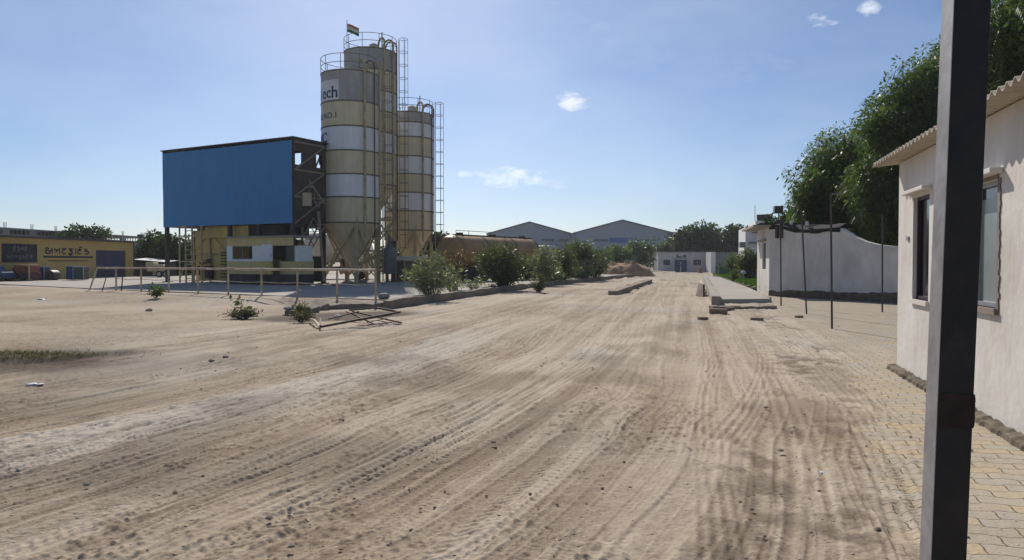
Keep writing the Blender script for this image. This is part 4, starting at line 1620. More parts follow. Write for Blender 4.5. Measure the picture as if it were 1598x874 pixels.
# left: trees behind the mustard building and under the blue building
bb = [E(95, 150, 354, 385, 84), E(110, 172, 352, 380, 85), E(88, 120, 360, 388, 84)]
tree('spreading tree top showing over the mustard building roof', (pt(128, 409, 84).x, 84, .2), bb, 90, .8, 40, .38, L_DARK, 50, trunk=.3, aspect=.5)
for i, (x0, x1, y0, y1, d, lab) in enumerate(((214, 262, 366, 432, 78, 'dark bushy tree right of the mustard building'), (245, 300, 362, 432, 76, 'dark bushy tree behind the blue building column'),
                                             (285, 330, 368, 432, 80, 'dark bushy tree behind the yellow access ladder'))):
    bb = [E(x0, x1, y0, y1 - 10, d), E(x0 - 3, x1 + 5, y0 + 25, y1 + 8, d)]
    tree(lab, (pt((x0 + x1) / 2, 409, d).x, d, .2), bb, 130, .8, 42, .4, L_DARK, 60 + i, group='dark trees left of the plant', trunk=.2, aspect=.5)
for i, (x0, x1, y0, y1, d, lab) in enumerate(((330, 420, 375, 430, 82, 'dark tree mass seen through the cabin window'), (420, 520, 372, 430, 86, 'dark tree seen below the right end of the blue cladding'),
                                            (590, 690, 372, 432, 90, 'dark tree behind the silo legs'), (668, 700, 362, 420, 84, 'thin tree left of the ochre tanker'))):
    bb = [E(x0, x1, y0, y1, d)]
    tree(lab, (pt((x0 + x1) / 2, 409, d).x, d, .2), bb, 130, .8, 40, .42, L_DARK, 70 + i, group='dark trees behind the plant', trunk=.2, aspect=.5)

# bushes along the kerb
def stem_plant(name, label, base, w, h, nst, per, size, mt, seed, group, crad=.14, droop=-.2, aspect=.25, twig=.012, low=.12, step=.16, bark='bark', depth=None):
    """shrub grown as arching stems that carry leaves along their length"""
    rs = np.random.RandomState(seed)
    t = thing(name, label, 'bush', base, 0, group)
    depth = depth or w * .8
    cs, b = [], B()
    for k in range(nst):
        a = rs.uniform(0, 2 * PI)
        rr = rs.uniform(0, 1) ** .6
        hh = h * rs.uniform(.55, 1.02) * (1 - .38 * rr ** 2)
        tip = Vector((math.cos(a) * w / 2 * rr, math.sin(a) * depth / 2 * rr, hh))
        root = Vector((math.cos(a) * w * .10 * rs.uniform(0, 1), math.sin(a) * depth * .10, -.05))
        n = max(3, int(tip.length / step))
        prev = root
        jig = Vector((rs.normal() * .05 * w, rs.normal() * .05 * w, 0))
        for j in range(1, n + 1):
            u = j / n
            p = root.lerp(tip, u)
            p.z = root.z + (tip.z - root.z) * (u ** .8)
            p = p + jig * math.sin(u * PI) + Vector((rs.normal(), rs.normal(), 0)) * .012
            b.tube(prev, p, twig * (1.25 - u), twig * (1.2 - u), n=4, cap=False)
            prev = p
            if u > low:
                cs.append(tuple(p))
                if rs.uniform() < .5:
                    q = p + Vector((rs.normal() * .1 * w, rs.normal() * .1 * w, rs.uniform(.0, .1) * h))
                    b.tube(p, q, twig * .5, twig * .2, n=3, cap=False)
                    cs.append(tuple(q))
    c = np.array(cs)
    c[:, 2] = np.maximum(c[:, 2], .04)
    c[:, 2] -= .25 * np.clip((np.hypot(c[:, 0], c[:, 1]) / (w * .5) - .35), 0, 1) * (base[2] == YZ)
    q, v = leaves(c, crad * rs.uniform(.5, 1.3, len(c)), per, size, rs, droop, aspect, cvar=rs.normal(size=len(c)) * .14)
    q[:, :, 2] = np.maximum(q[:, :, 2], -.2 if base[2] == YZ else .015)
    make_mesh_quads('foliage', q, v, mt, t)
    b.build('stem', bark, t)
    return t


def bush(label, x0, x1, y0, ybase, seed, mt=L_BUSH, nst=20, per=9, size=.16, crad=.14, group='bushes along the yard kerb', zoff=YZ, **kw):
    r = ray((x0 + x1) / 2, ybase)
    k = (zoff - CAM_H) / r.z
    base = (r.x * k, r.y * k, zoff)
    if zoff == YZ:
        KL = [K0, K1, K2, K3]
        for A_k, B_k in zip(KL[:-1], KL[1:]):
            dk_ = (B_k - A_k).normalized()
            off_k = A_k + Vector((-dk_.y, dk_.x)) * .45
            tt = along(off_k, dk_, (x0 + x1) / 2)
            if -3 < tt < (B_k - A_k).length:
                q_ = off_k + dk_ * tt
                base = (q_.x, q_.y, zoff)
                ybase = 409 + (CAM_H - zoff) * FPX / q_.y
                break
    d = base[1]
    return stem_plant('bush', label, base, (x1 - x0) / FPX * d, (ybase - y0) / FPX * d, nst, per, size, mt, seed, group, crad, **kw)


bush('pale green oleander bush at the near end of the kerb', 622, 720, 396, 474, 80, L_OLE, 38, 7, .19, .13, aspect=.17, droop=-.35)
bush('low twiggy shrub right of the oleander bush', 688, 722, 424, 468, 81, L_OLE, 16, 4, .17, .10, aspect=.18, droop=-.3)
bush('broad dark green bush with a thick stem in front of the tanker', 742, 832, 376, 450, 82, L_BUSH, 52, 9, .22, .24, aspect=.28, twig=.025, step=.22)
bush('grey green bush right of the broad dark one', 822, 874, 384, 448, 83, L_OLE, 38, 10, .22, .22, aspect=.24, step=.24)
bush('dark bush in the middle of the kerb row', 850, 906, 380, 447, 84, L_BUSH, 42, 9, .24, .30, droop=-.1, twig=.02, step=.28)
bush('low pale bush next to the far kerb end', 878, 930, 406, 442, 85, L_OLE, 34, 10, .24, .26, step=.26)
bush('dark rounded bush at the far kerb end', 900, 954, 388, 438, 86, L_BUSH, 46, 10, .28, .36, step=.34)
bush('tall bush between the warehouses and kerb row', 886, 940, 374, 437, 87, L_BUSH, 44, 12, .30, .38, droop=0, step=.4)
bush('small brown weedy bush on the kerb edge', 826, 854, 430, 457, 88, L_DRY, 18, 6, .16, .10, zoff=0, droop=-.3)
bush('tiny green sprout on the kerb', 760, 778, 444, 456, 89, L_WEED, 6, 6, .13, .06)
bush('low dusty bush between the grey green and dark bushes', 836, 884, 416, 449, 97, L_OLE, 26, 9, .19, .2)
bush('dry low scrub in front of the ochre tanker wheels', 718, 760, 432, 456, 98, L_OLE, 14, 5, .16, .12)
r = ray(706, 452)
k = (YZ - CAM_H) / r.z
rb = (r.x * k, r.y * k, YZ)
tree('leafless reddish shrub between oleander and broad bush', rb, [E(690, 732, 385, 425, rb[1]), E(700, 722, 378, 440, rb[1])], 50, .2, 9, .12, L_RED, 90, cat='bush', name='bush', trunk=.045, bark='bark_red', nb=46, fork=.35, stems=3, group='bushes along the yard kerb', crown='foliage')
# weeds by the railing
G2 = 'weeds by the railing'
bush('leafy weed growing through the railing on the left', 222, 262, 446, 463, 91, L_WEED, 12, 4, .15, .08, G2, .2, aspect=.45)
bush('tall sparse weed with big leaves near the middle post', 354, 402, 450, 491, 92, L_WEED, 6, 1, .16, .04, G2, .1, aspect=.5, twig=.008)
bush('low matted weed in front of the railing', 350, 410, 486, 496, 93, L_DRY, 40, 5, .11, .08, G2, .05)
bush('small green weed at the broken slab edge', 456, 482, 473, 487, 94, L_WEED, 14, 4, .10, .06, G2, .15)
bush('trailing dry weed above the fallen gate', 452, 488, 487, 500, 95, L_DRY, 18, 5, .10, .07, G2, .05)

# ------------------------------------------------------------------ warehouses
def warehouse(label, pxl, pxr, pxa, ye, ya, d, vents, sign=None):
    A, Bq = pt(pxl, ye, d), pt(pxr, ye, d)
    ap = pt(pxa, ya, d)
    t = thing('warehouse', label, 'warehouse', (A.x, d, 0), 0, 'gabled warehouses beyond the yard')
    wd = Bq.x - A.x
    ax = ap.x - A.x
    he, ha = A.z, ap.z
    b = B()
    D = 60
    vs = [(0, 0, 0), (wd, 0, 0), (wd, 0, he), (ax, 0, ha), (0, 0, he), (0, D, 0), (wd, D, 0), (wd, D, he), (ax, D, ha), (0, D, he)]
    b.add(vs, [(0, 1, 2, 3, 4), (9, 8, 7, 6, 5), (0, 4, 9, 5), (1, 6, 7, 2)])
    b.build('wall', 'whouse', t)
    b = B()
    for (xa, za, xb, zb_) in ((-.4, he - .12, ax, ha), (ax, ha, wd + .4, he - .12)):
        b.add([(xa, -.5, za + .02), (xb, -.5, zb_ + .02), (xb, D, zb_ + .02), (xa, D, za + .02), (xa, -.5, za + .35), (xb, -.5, zb_ + .35), (xb, D, zb_ + .35), (xa, D, za + .35)],
              [(0, 1, 5, 4), (4, 5, 6, 7), (3, 2, 1, 0), (7, 6, 2, 3), (0, 4, 7, 3), (1, 2, 6, 5)])
    b.build('roof', 'whouse_trim', t)
    for (va, vb, vy0, vy1) in vents:
        p, q = pt(va, vy1, d), pt(vb, vy0, d)
        b = B()
        n = 5
        for i in range(n):
            z0 = p.z + (q.z - p.z) * i / n
            b.box(p.x - A.x, q.x - A.x, -.14, -.02, z0, z0 + (q.z - p.z) / n * .75)
        b.box(p.x - A.x - .1, q.x - A.x + .1, -.08, .02, p.z - .06, q.z + .06)
        b.build('vent', 'louver', t)
    b = B()
    for x in (.1, wd - .1):
        b.tube((x, -.15, 0), (x, -.15, he), .12, n=8)
    b.build('downpipe', 'whouse_trim', t)
    if sign:
        p, q = pt(sign[0], sign[3], d), pt(sign[1], sign[2], d)
        b = B()
        b.box(p.x - A.x, q.x - A.x, -.2, -.05, p.z, q.z)
        s_ = b.build('sign_board', 'sign_blue', t)
    return t


warehouse('left grey blue gabled warehouse behind the tanker', 761, 892, 826, 365.5, 347.5, 210, ((846, 864, 373.5, 376), (872, 888, 373.5, 376)))
warehouse('right grey blue gabled warehouse with faded blue sign', 896, 1050, 971, 364.5, 344.5, 200, ((927, 948, 374, 376.5), (992, 1012, 374, 376.5)), (951, 988, 371.5, 378.5))

# ------------------------------------------------------------------ white store at the end of the road
WD = 118
A, Bq = pt(1027, 425, WD), pt(1113, 425, WD)
st = thing('store_building', 'low white flat roofed store with blue double door at the road end', 'building', (A.x, WD, 0))
wdt = Bq.x - A.x
ht = pt(1027, 394, WD).z


def lx(px):
    return pt(px, 410, WD).x - A.x


def lz(py):
    return pt(1060, py, WD).z


def wall_holes(b, x0, x1, z0, z1, y0, y1, holes, mi=0):
    """front wall between y0 and y1 pierced by rectangular holes (xa,xb,za,zb)"""
    xs = sorted({x0, x1, *[h[0] for h in holes], *[h[1] for h in holes]})
    zs = sorted({z0, z1, *[h[2] for h in holes], *[h[3] for h in holes]})
    for i in range(len(xs) - 1):
        for j in range(len(zs) - 1):
            xm, zm = (xs[i] + xs[i + 1]) / 2, (zs[j] + zs[j + 1]) / 2
            if any(h[0] < xm < h[1] and h[2] < zm < h[3] for h in holes):
                continue
            b.box(xs[i], xs[i + 1], y0, y1, zs[j], zs[j + 1], mi)


door_h = (lx(1053), lx(1072), 0.05, lz(405.5))
wins = [(lx(1035), lx(1046), lz(414), lz(405.5)), (lx(1082), lx(1094), lz(414), lz(405.5))]
b = B()
wall_holes(b, 0, wdt, 0, ht, 0, .25, [door_h] + wins)
b.box(0, .25, .25, 8, 0, ht)
b.box(wdt - .25, wdt, .25, 8, 0, ht)
b.build('wall', 'hut_white', st)
b = B()
b.box(-.15, wdt + .1, -.15, 8, ht, ht + .14)
b.build('roof', 'concrete_grey', st)
for k in range(2):
    b = B()
    xm = (door_h[0] + door_h[1]) / 2
    xa, xb = (door_h[0], xm - .03) if k == 0 else (xm + .03, door_h[1])
    b.box(xa, xb, .08, .14, .05, door_h[3])
    for i in range(4):
        x = xa + (xb - xa) * (i + .5) / 4
        b.box(x - .02, x + .02, .05, .08, .1, door_h[3] - .05)
    b.build('door_leaf', 'door_blue', st)
for h_ in wins:
    b = B()
    b.box(h_[0], h_[1], .02, .07, h_[2], h_[2] + .1)
    b.box(h_[0], h_[1], .02, .07, h_[3] - .1, h_[3])
    for i in range(4):
        x = h_[0] + (h_[1] - h_[0]) * i / 3
        b.box(x - .06, x + .06, .018, .072, h_[2] + .1, h_[3] - .1)
    f = b.build('window', 'door_blue', st)
    b = B()
    b.box(h_[0], h_[1], .12, .15, h_[2], h_[3])
    b.build('pane', 'glass_dark', f)
# logo patch above the door
b = B()
b.add([(lx(1056), -.02, lz(397)), (lx(1057.5), -.02, lz(397)), (lx(1058), -.02, lz(400)), (lx(1064), -.02, lz(400.2)), (lx(1064), -.02, lz(402)), (lx(1056), -.02, lz(402))], [(0, 5, 4, 3, 2, 1)])
b.build('logo', 'letter_blue', st)
b = B()
b.add([(lx(1065), -.02, lz(399)), (lx(1070), -.02, lz(397)), (lx(1071), -.02, lz(402)), (lx(1066), -.02, lz(402.5))], [(0, 3, 2, 1)])
b.box(lx(1052), lx(1072), -.03, -.005, lz(404), lz(403.2))
b.build('logo_grey_lines', 'steel_grey', st)  # grey shape and underline of the logo
# lower annex
A2 = pt(1113, 425, 112)
an = thing('annex_building', 'plain white annex with a sunlit pier beside the store', 'building', (A2.x, 112, 0))
hz = pt(1113, 393.5, 112).z
b = B()
b.box(.35, 6.5, .5, 6, 0, hz)
b.build('wall', 'concrete_grey', an)
b = B()
b.box(-.35, .35, 0, 3, 0, hz)
b.build('pier', 'villa_white', an)
b = B()
b.box(1.9, 2.3, .44, .5, 1.8, 2.05)
b.build('spout', 'steel_dark', an)
# red barrier at store
rbx = thing('plastic_barrier', 'faded red barrier standing in front of the white store', 'barrier', pt(1093, 425, 108).xy.to_3d())
b = B()
b.prism([(-.33, -.2), (.33, -.2), (.33, .2), (-.33, .2)], 0, .22)
b.prism([(-.28, -.1), (.28, -.1), (.28, .1), (-.28, .1)], .22, .8)
b.build('barrier_body', 'redbarrier', rbx, bevel=.04)

# ------------------------------------------------------------------ sand heap
hp_ = hit(982, 429)
rs = np.random.RandomState(9)
HB = B()
def heapfn(u, v):
    x = (u - .5) * 9.5
    y = (v - .5) * 7
    r = math.hypot(x / 3.4, y / 3.0)
    h = max(0, 1 - r ** 1.7) * 2.0
    n = float(fbm(np.array([x * 1.1 + 5]), np.array([y * 1.1]), 4, 61)[0])
    h = h * (.62 + .75 * n) + .10 * n
    notch = math.exp(-((x + .2) / .7) ** 2) * .25
    h *= 1 - notch
    if r > 1:
        h = max(h * 0, .25 * n * max(0, 1.45 - r)) 
    return (x, y, h - .03)
HB.sheet(heapfn, 70, 50)
o = HB.build('sand_heap', 'soil_heap', smooth=True, loc=(hp_.x, hp_.y + 2.5, 0))
tag(o, 'brown heap of sand at the left side of the road end', 'sand heap')

# ------------------------------------------------------------------ concrete beams of the weighbridge
def P2(px, py):
    h_ = hit(px, py)
    return Vector((h_.x, h_.y))


wall_strip('concrete_beam', [P2(957, 461), P2(1013, 441)], .5, -.05, .24, 'rough_concrete', 'long low concrete beam lying in the middle of the road', 'beam', jit=.5, step=.55, seed=4)
wall_strip('path_kerb', [P2(1117, 477), P2(1108, 455), P2(1100, 437)], .3, -.05, .34, 'concrete', 'pale raised kerb along the left side of the footpath', 'kerb', jit=.25, step=.9, seed=5)
wp = thing('leaning_plate', 'brown rusty steel plate standing left of the path kerb', 'plate', hit(1092, 463))
b = B()
o_ = Vector(wp.location)
pts = [hit(1085, 463) - o_, hit(1097, 464) - o_, pt(1097, 444, hit(1097, 464).y + 1) - o_, pt(1090, 442, hit(1085, 463).y + 2.2) - o_]
th = Vector((.12, 0, 0))
b.add(pts + [p + th + Vector((0, .12, 0)) for p in pts], [(0, 1, 2, 3), (7, 6, 5, 4), (0, 4, 5, 1), (1, 5, 6, 2), (2, 6, 7, 3), (3, 7, 4, 0)])
b.build('plate_body', 'rust_steel', wp)
b = B()
b.beam(pt(1093, 440, hit(1092, 455).y + 4) - o_, pt(1099, 457, hit(1099, 460).y) - o_, .12, .12)
b.build('edge_bar', 'cream', wp)

# footpath
def PP(px, py, z):
    r = ray(px, py)
    k = (z - CAM_H) / r.z
    return Vector((r.x * k, r.y * k))


fp = [PP(1114, 467, .17), PP(1203, 466, .17), PP(1170, 449, .17), PP(1124, 432.5, .17), PP(1108, 432, .17), PP(1104, 440, .17)]
b = B()
b.prism([(p.x, p.y) for p in fp], -.05, .17)
tag(b.build('footpath', 'yard', bevel=.02), 'pale concrete footpath beside the lawn', 'path', kind='structure')
for i, (x0, x1, y0, zt_, lab) in enumerate(((1116, 1205, 471, .16, 'upper mossy step slab at the near end of the footpath'), (1112, 1213, 482, .09, 'lower mossy step slab in front of the footpath'))):
    p, q = hit(x0, y0), hit(x1, y0)
    b = B()
    rr = random.Random(i)
    n = 9
    for k in range(n):
        a_ = p.x + (q.x - p.x) * k / n
        c_ = p.x + (q.x - p.x) * (k + .97) / n
        b.box(a_, c_, p.y + rr.uniform(-.04, .04), p.y + .5, -.05, zt_ + rr.uniform(-.02, .015))
    tag(b.build('step_slab', 'rough_concrete', bevel=.02), lab, 'step', group='steps of the footpath')
for i, (px, py, s, lab) in enumerate(((1121, 489, .26, 'large loose brick in front of the lower step slab'), (1181, 501, .17, 'reddish brick lying alone on the soil right of the steps'),
                                     (1097, 499, .14, 'small flat brick on the road left of the steps'), (1247, 496, .12, 'tiny dark brick near the leaning pole'),
                                     (1139, 484, .17, 'dark broken brick against the lower step slab'), (1152, 455, .15, 'brick on the footpath edge by the lawn'))):
    p = hit(px, py)
    b = B()
    b.box(-s, s, -s * .5, s * .5, -.02, s * .55)
    o = b.build('brick', 'brick', bevel=.02, loc=p)
    o.rotation_euler = (0, 0, .3 * i - .5)
    tag(o, lab, 'brick', group='loose bricks by the steps')

# lawn -------------------------------------------------------------------
lw = [PP(1112, 427.5, .2), PP(1174, 447, .2), PP(1190, 452, .2), PP(1188, 427, .2)]
b = B()
b.prism([(p.x, p.y) for p in lw], -.05, .20)
tag(b.build('lawn', mat('lawn_soil', (.07, .10, .03), .95, .3, 3, .4)), 'green lawn right of the footpath', 'lawn', kind='structure')
rs = np.random.RandomState(77)
n = 26000
tri = rs.uniform(0, 1, (n, 2))
a_, b_, c_, d_ = [np.array((p.x, p.y)) for p in lw]
P_ = (a_ * (1 - tri[:, :1]) + b_ * tri[:, :1]) * (1 - tri[:, 1:]) + (d_ * (1 - tri[:, :1]) + c_ * tri[:, :1]) * tri[:, 1:]
base = np.concatenate([P_, np.full((n, 1), .20)], 1)
dr_ = rs.normal(size=(n, 3)) * .3
dr_[:, 2] = 1
Lg = rs.uniform(.06, .16, n)
sd_ = np.stack([np.cos(rs.uniform(0, 6.3, n)), np.sin(rs.uniform(0, 6.3, n)), np.zeros(n)], 1) * .035
tip = base + dr_ * Lg[:, None]
q = np.stack([base - sd_, base + sd_, tip + sd_ * .3, tip - sd_ * .3], 1)
go = make_mesh_quads('grass', q, rs.uniform(0, 1, n), L_GRASS)
tag(go, 'short green lawn grass right of the footpath', 'grass', kind='stuff')
# rough grass at left foreground
g1 = hit(30, 566)
n = 1500
P_ = np.stack([g1.x - .5 + rs.normal(size=n) * .75, g1.y + .35 + rs.normal(size=n) * .22, np.zeros(n)], 1)
P_[:, 2] = T(P_[:, 0], P_[:, 1]) + .07
dr_ = rs.normal(size=(n, 3)) * .6
dr_[:, 2] = 1
Lg = rs.uniform(.015, .07, n)
sd_ = np.stack([np.ones(n) * .006, np.zeros(n), np.zeros(n)], 1)
tip = P_ + dr_ * Lg[:, None]
q = np.stack([P_ - sd_, P_ + sd_, tip + sd_ * .3, tip - sd_ * .3], 1)
go = make_mesh_quads('rough_grass', q, rs.uniform(0, 1, n), L_DRY)
tag(go, 'patch of rough dry grass at the left edge of the dirt', 'grass', kind='stuff')

# shrubs on the lawn
def shrub(label, x0, x1, y0, yb, d, seed, mt, nst, per, size, crad, **kw):
    stem_plant('garden_shrub', label, (pt((x0 + x1) / 2, 409, d).x, d, .13), (x1 - x0) / FPX * d, (yb - y0) / FPX * d, nst, per, size, mt, seed, 'shrubs on the lawn', crad, step=.3, **kw)


shrub('dark green garden shrub filling the lawn corner by the hut', 1150, 1186, 385, 434, 60, 100, L_BUSH, 46, 14, .26, .34)
shrub('feathery shrub with spreading top left on the lawn', 1132, 1165, 392, 428, 75, 101, L_PALE, 30, 12, .3, .3)
shrub('small dark cone shaped shrub on the lawn before the annex', 1118, 1128, 411, 427, 85, 102, L_DARK, 14, 12, .25, .2)
shrub('low leafy plant with pale leaves at the lawn edge', 1136, 1156, 424, 441, 56, 103, L_WEED, 14, 7, .22, .15)
gb = thing('green_cabinet', 'dark green cabinet standing on the lawn', 'cabinet', (pt(1133, 428, 80).x, 80, .13))
b = B()
b.box(-.75, .75, 0, .6, .1, .95)
b.build('cabinet_body', 'greengate', gb, bevel=.03)
b = B()
b.box(-.8, .8, -.05, .65, .95, 1.02)
b.build('cabinet_top', 'steel_grey', gb)
b = B()
for x in (-.6, .6):
    b.box(x - .05, x + .05, .1, .5, 0, .1)
b.build('cabinet_foot', 'steel_dark', gb)
fm = thing('lawn_ornament', 'small white ornament on a stalk on the lawn', 'ornament', (pt(1160, 432, 58).x, 58, .13))
b = B()
b.tube((0, 0, 0), (0, 0, .5), .05, .03, n=8)
b.build('stalk', 'white', fm)
b = B()
b.lathe([(.02, .5), (.2, .55), (.22, .65), (.1, .8), (.01, .82)], n=12)
b.build('cap', 'white', fm, smooth=True)
rg = random.Random(71)
for i, px in enumerate((1150, 1157, 1163, 1170, 1178)):
    p = hit(px, 441 + i * 3.4)
    b = B()
    b.rock((0, 0, .12), .16 + .03 * (i % 3), rg, 1.0)
    o = b.build('edging_stone', 'concrete', loc=p)
    tag(o, ('farthest', 'second farthest', 'middle', 'second nearest', 'nearest')[i] + ' pale edging stone between lawn and footpath', 'stone', group='edging stones of the lawn')

# ------------------------------------------------------------------ two storey villa behind the hut
vl = thing('villa', 'bright white two storey villa with roof mast behind the lawn', 'building', (pt(1163, 409, 70).x, 70, 0), R(-12))
b = B()
b.box(.0, 5.5, 0, 7, 0, 4.9)
b.box(.9, 5.5, .02, 6.5, 4.9, 5.5)
b.build('wall', 'villa_white', vl)
for z in (3.0,):
    b = B()
    b.box(-.5, .0, 0, 1.5, z, z + .5)
    b.build('balcony', 'concrete_grey', vl)
b = B()
b.box(.3, 1.0, -.55, .0, 3.35, 3.5)
b.box(.6, 1.4, -.6, .0, 4.35, 4.5)
b.build('sunshade', 'concrete_grey', vl)
b = B()
b.box(1.5, 2.4, -.02, .0, 2.2, 3.2)
b.build('window', 'glass_dark', vl)
b = B()
b.tube((.9, .5, 5.5), (.9, .5, 7.0), .03, n=6)
b.build('mast', 'steel_grey', vl)
b = B()
b.box(1.2, 2.4, .3, 1.2, 5.5, 5.85)
b.tube((1.1, .7, 5.85), (2.5, .7, 5.9), .28, n=12)
b.build('roof_tank', 'steel_dark', vl)

# ------------------------------------------------------------------ hut with curved wall
H0 = P2(1200, 462)
H1 = P2(1402, 474)
HD = (H1 - H0).normalized()
HL = (H1 - H0).length
hut = thing('curved_wall_hut', 'white hut whose long shaded wall has a curved sagging top', 'hut', (H0.x, H0.y, 0), math.atan2(HD.y, HD.x))
prof_px = ((1200, 353), (1212, 352), (1230, 356), (1256, 360), (1290, 358), (1312, 356), (1322, 362), (1334, 370), (1350, 377), (1370, 382), (1390, 384), (1403, 384.5))
prof = []
for px, py in prof_px:
    t_ = along(H0, HD, px)
    pos = H0 + HD * t_
    prof.append((t_, pt(px, py, pos.y).z))
prof[0] = (0, prof[0][1])
prof.append((HL + 3.0, prof[-1][1]))
b = B()
for (a_, za), (c_, zc) in zip(prof[:-1], prof[1:]):
    b.add([(a_, 0, -.1), (c_, 0, -.1), (c_, 0, zc), (a_, 0, za), (a_, .22, -.1), (c_, .22, -.1), (c_, .22, zc), (a_, .22, za)],
          [(0, 1, 2, 3), (7, 6, 5, 4), (3, 2, 6, 7)])
b.build('curved_wall', 'hut_white', hut)
b = B()
xs = np.linspace(-.01, HL + 3, 60)
vs = []
for i, x in enumerate(xs):
    zz = .20 + .018 * x + .10 * float(vnoise(np.array([x * 1.7]), np.array([1.0]), 3)[0]) + .06 * float(vnoise(np.array([x * 6]), np.array([1.0]), 4)[0])
    vs += [(x, -.03, -.05), (x, -.012, zz)]
b.add(vs, [(2 * i, 2 * i + 2, 2 * i + 3, 2 * i + 1) for i in range(len(xs) - 1)])
b.build('damp_band', 'plinth', hut)
# left side wall (sunlit) : direction az 12 from H0
sdir2 = Vector((math.sin(R(12)), math.cos(R(12))))
inv = Matrix.Rotation(-hut.rotation_euler.z, 2)
sl = inv @ sdir2
sA = along(H0, sdir2, 1181.5)
he_ = 3.25
nrm = Vector((-sl.y, sl.x))


def hw(s, off, z):
    p = sl * s + nrm * off
    return (p.x, p.y, z)


wa, wb = along(H0, sdir2, 1195), along(H0, sdir2, 1189.5)
b = B()
def slab(b, s0, s1, z0, z1, o0=0.0, o1=-.22, mi=0):
    b.add([hw(s0, o0, z0), hw(s1, o0, z0), hw(s1, o0, z1), hw(s0, o0, z1), hw(s0, o1, z0), hw(s1, o1, z0), hw(s1, o1, z1), hw(s0, o1, z1)],
          [(0, 1, 2, 3), (7, 6, 5, 4), (0, 4, 5, 1), (1, 5, 6, 2), (2, 6, 7, 3), (3, 7, 4, 0)], mi)
slab(b, 0.001, wa, -.1, he_)
slab(b, wb, sA, -.1, he_)
slab(b, wa, wb, -.1, 1.25)
slab(b, wa, wb, 2.55, he_)
b.build('side_wall', 'house_white', hut)
b = B()
slab(b, wa, wb, 1.25, 2.55, -.08, -.12)
b.build('window', 'purple_frame', hut)
b = B()
slab(b, wa - .2, wb + .2, 2.62, 2.70, .22, .002)
b.build('sunshade', 'concrete', hut)
b = B()
slab(b, -.15, sA + .5, he_, he_ + .1, .75, -3.5)
b.build('roof', 'concrete', hut)
b = B()
slab(b, -.2, sA + .6, he_ + .1, he_ + .15, .55, -3.4)
b.build('roof_felt', 'tarp', hut)
# tarpaulin draped on the wall top (lies on the hut: thing)
tp = thing('tarpaulin', 'black tarpaulin draped over the curved wall top', 'tarpaulin', (H0.x, H0.y, 0), hut.rotation_euler.z)
t1_ = along(H0, HD, 1311)
b = B()
rr = random.Random(3)
NN = 60
def ztop(x):
    for (a_, za), (c_, zc) in zip(prof[:-1], prof[1:]):
        if a_ <= x <= c_:
            return za + (zc - za) * (x - a_) / (c_ - a_)
    return prof[-1][1]
def tfn(u, v):
    x = u * t1_
    zt0 = ztop(x)
    drop = .09 + .12 * float(vnoise(np.array([u * 7.0]), np.array([.5]), 8)[0]) + .02 * math.sin(u * 23)
    if v < .4:
        return (x, -.03 - .02 * math.sin(u * 50), zt0 + .03 - drop * (1 - v / .4))
    k_ = (v - .4) / .6
    return (x, -.03 + k_ * .9, zt0 + .04 + .16 * math.sin(k_ * PI) * float(vnoise(np.array([u * 9.0]), np.array([2.5 + k_]), 9)[0]) * 1.4)
b.sheet(tfn, NN, 10)
b.build('tarpaulin_sheet', 'tarp', tp, smooth=True, solid=.01)
# wall meter boxes, bracket
for px0, py0, px1, py1, nm, lab in ((1212, 355, 1217, 372, 'meter_box', 'black meter box high on the hut wall corner'), (1219, 343, 1223, 372, 'wall_conduit', 'vertical black conduit on the hut wall'),):
    t_ = along(H0, HD, px0)
    pos = H0 + HD * t_
    za, zb2 = pt(px0, py1, pos.y).z, pt(px0, py0, pos.y).z
    b = B()
    w_ = (px1 - px0) / FPX * pos.y
    b.box(0, w_, -.12, -.01, 0, zb2 - za)
    o = b.build(nm, 'steel_dark', hut, bevel=.01, loc=(t_, 0, za))
# flood light
flp = thing('flood_light', 'flood light on a short bracket above the hut corner', 'light', (H0.x + .5, H0.y + .2, 3.4))
b = B()
b.tube((0, 0, 0), (0, 0, .55), .03, n=6)
b.build('bracket', 'steel_dark', flp)
b = B()
b.box(-.22, .18, -.1, .12, .5, .85)
b.build('lamp_housing', 'steel_dark', flp, bevel=.02)
b = B()
b.box(-.24, -.22, -.08, .1, .53, .82)
b.build('lens', 'galv', flp)
# second item on side wall : white bottle things on the tarp
for i, (px, lab) in enumerate(((1239, 'small white pot on the hut roof edge, smaller one'), (1264, 'white jar on the hut roof edge, larger one'))):
    t_ = along(H0, HD, px)
    pos = H0 + HD * t_
    b = B()
    b.lathe([(.01, 0), (.07, 0), (.08, .1), (.05, .2), (.01, .2)], n=10)
    o = b.build('jar', 'white', smooth=True, loc=(pos.x, pos.y + .35, ztop(t_) + .22))
    tag(o, lab, 'jar', group='white jars on the hut roof')

# ------------------------------------------------------------------ thin steel poles
for i, (bx_, by_, tx_, ty_, lab, arm) in enumerate(((1219, 478, 1218, 340, 'thin dark pole nearest to the hut corner', None), (1259, 490, 1251, 331, 'thin dark pole leaning left before the hut wall', None),
                                                (1298.5, 513, 1296.5, 303, 'tallest thin dark pole with a short top arm', (1316, 302)), (1377, 487, 1377, 334, 'thin dark pole beside the near house corner', None))):
    p = hit(bx_, by_)
    q = pt(tx_, ty_, p.y)
    t = thing('thin_pole', lab, 'pole', p, 0, 'thin steel poles on the paved yard')
    b = B()
    b.tube((0, 0, -.1), q - p, .026, n=8)
    b.build('pole_shaft', 'steel_dark', t, smooth=True)
    if arm:
        b = B()
        b.tube(q - p, pt(arm[0], arm[1] - 0, p.y + .2) - p, .02, n=6)
        b.build('arm', 'steel_grey', t)

# ------------------------------------------------------------------ near house
W0 = P2(1399.5, 577)
W1 = P2(1598, 692)
WDv = (W1 - W0).normalized()      # toward the camera
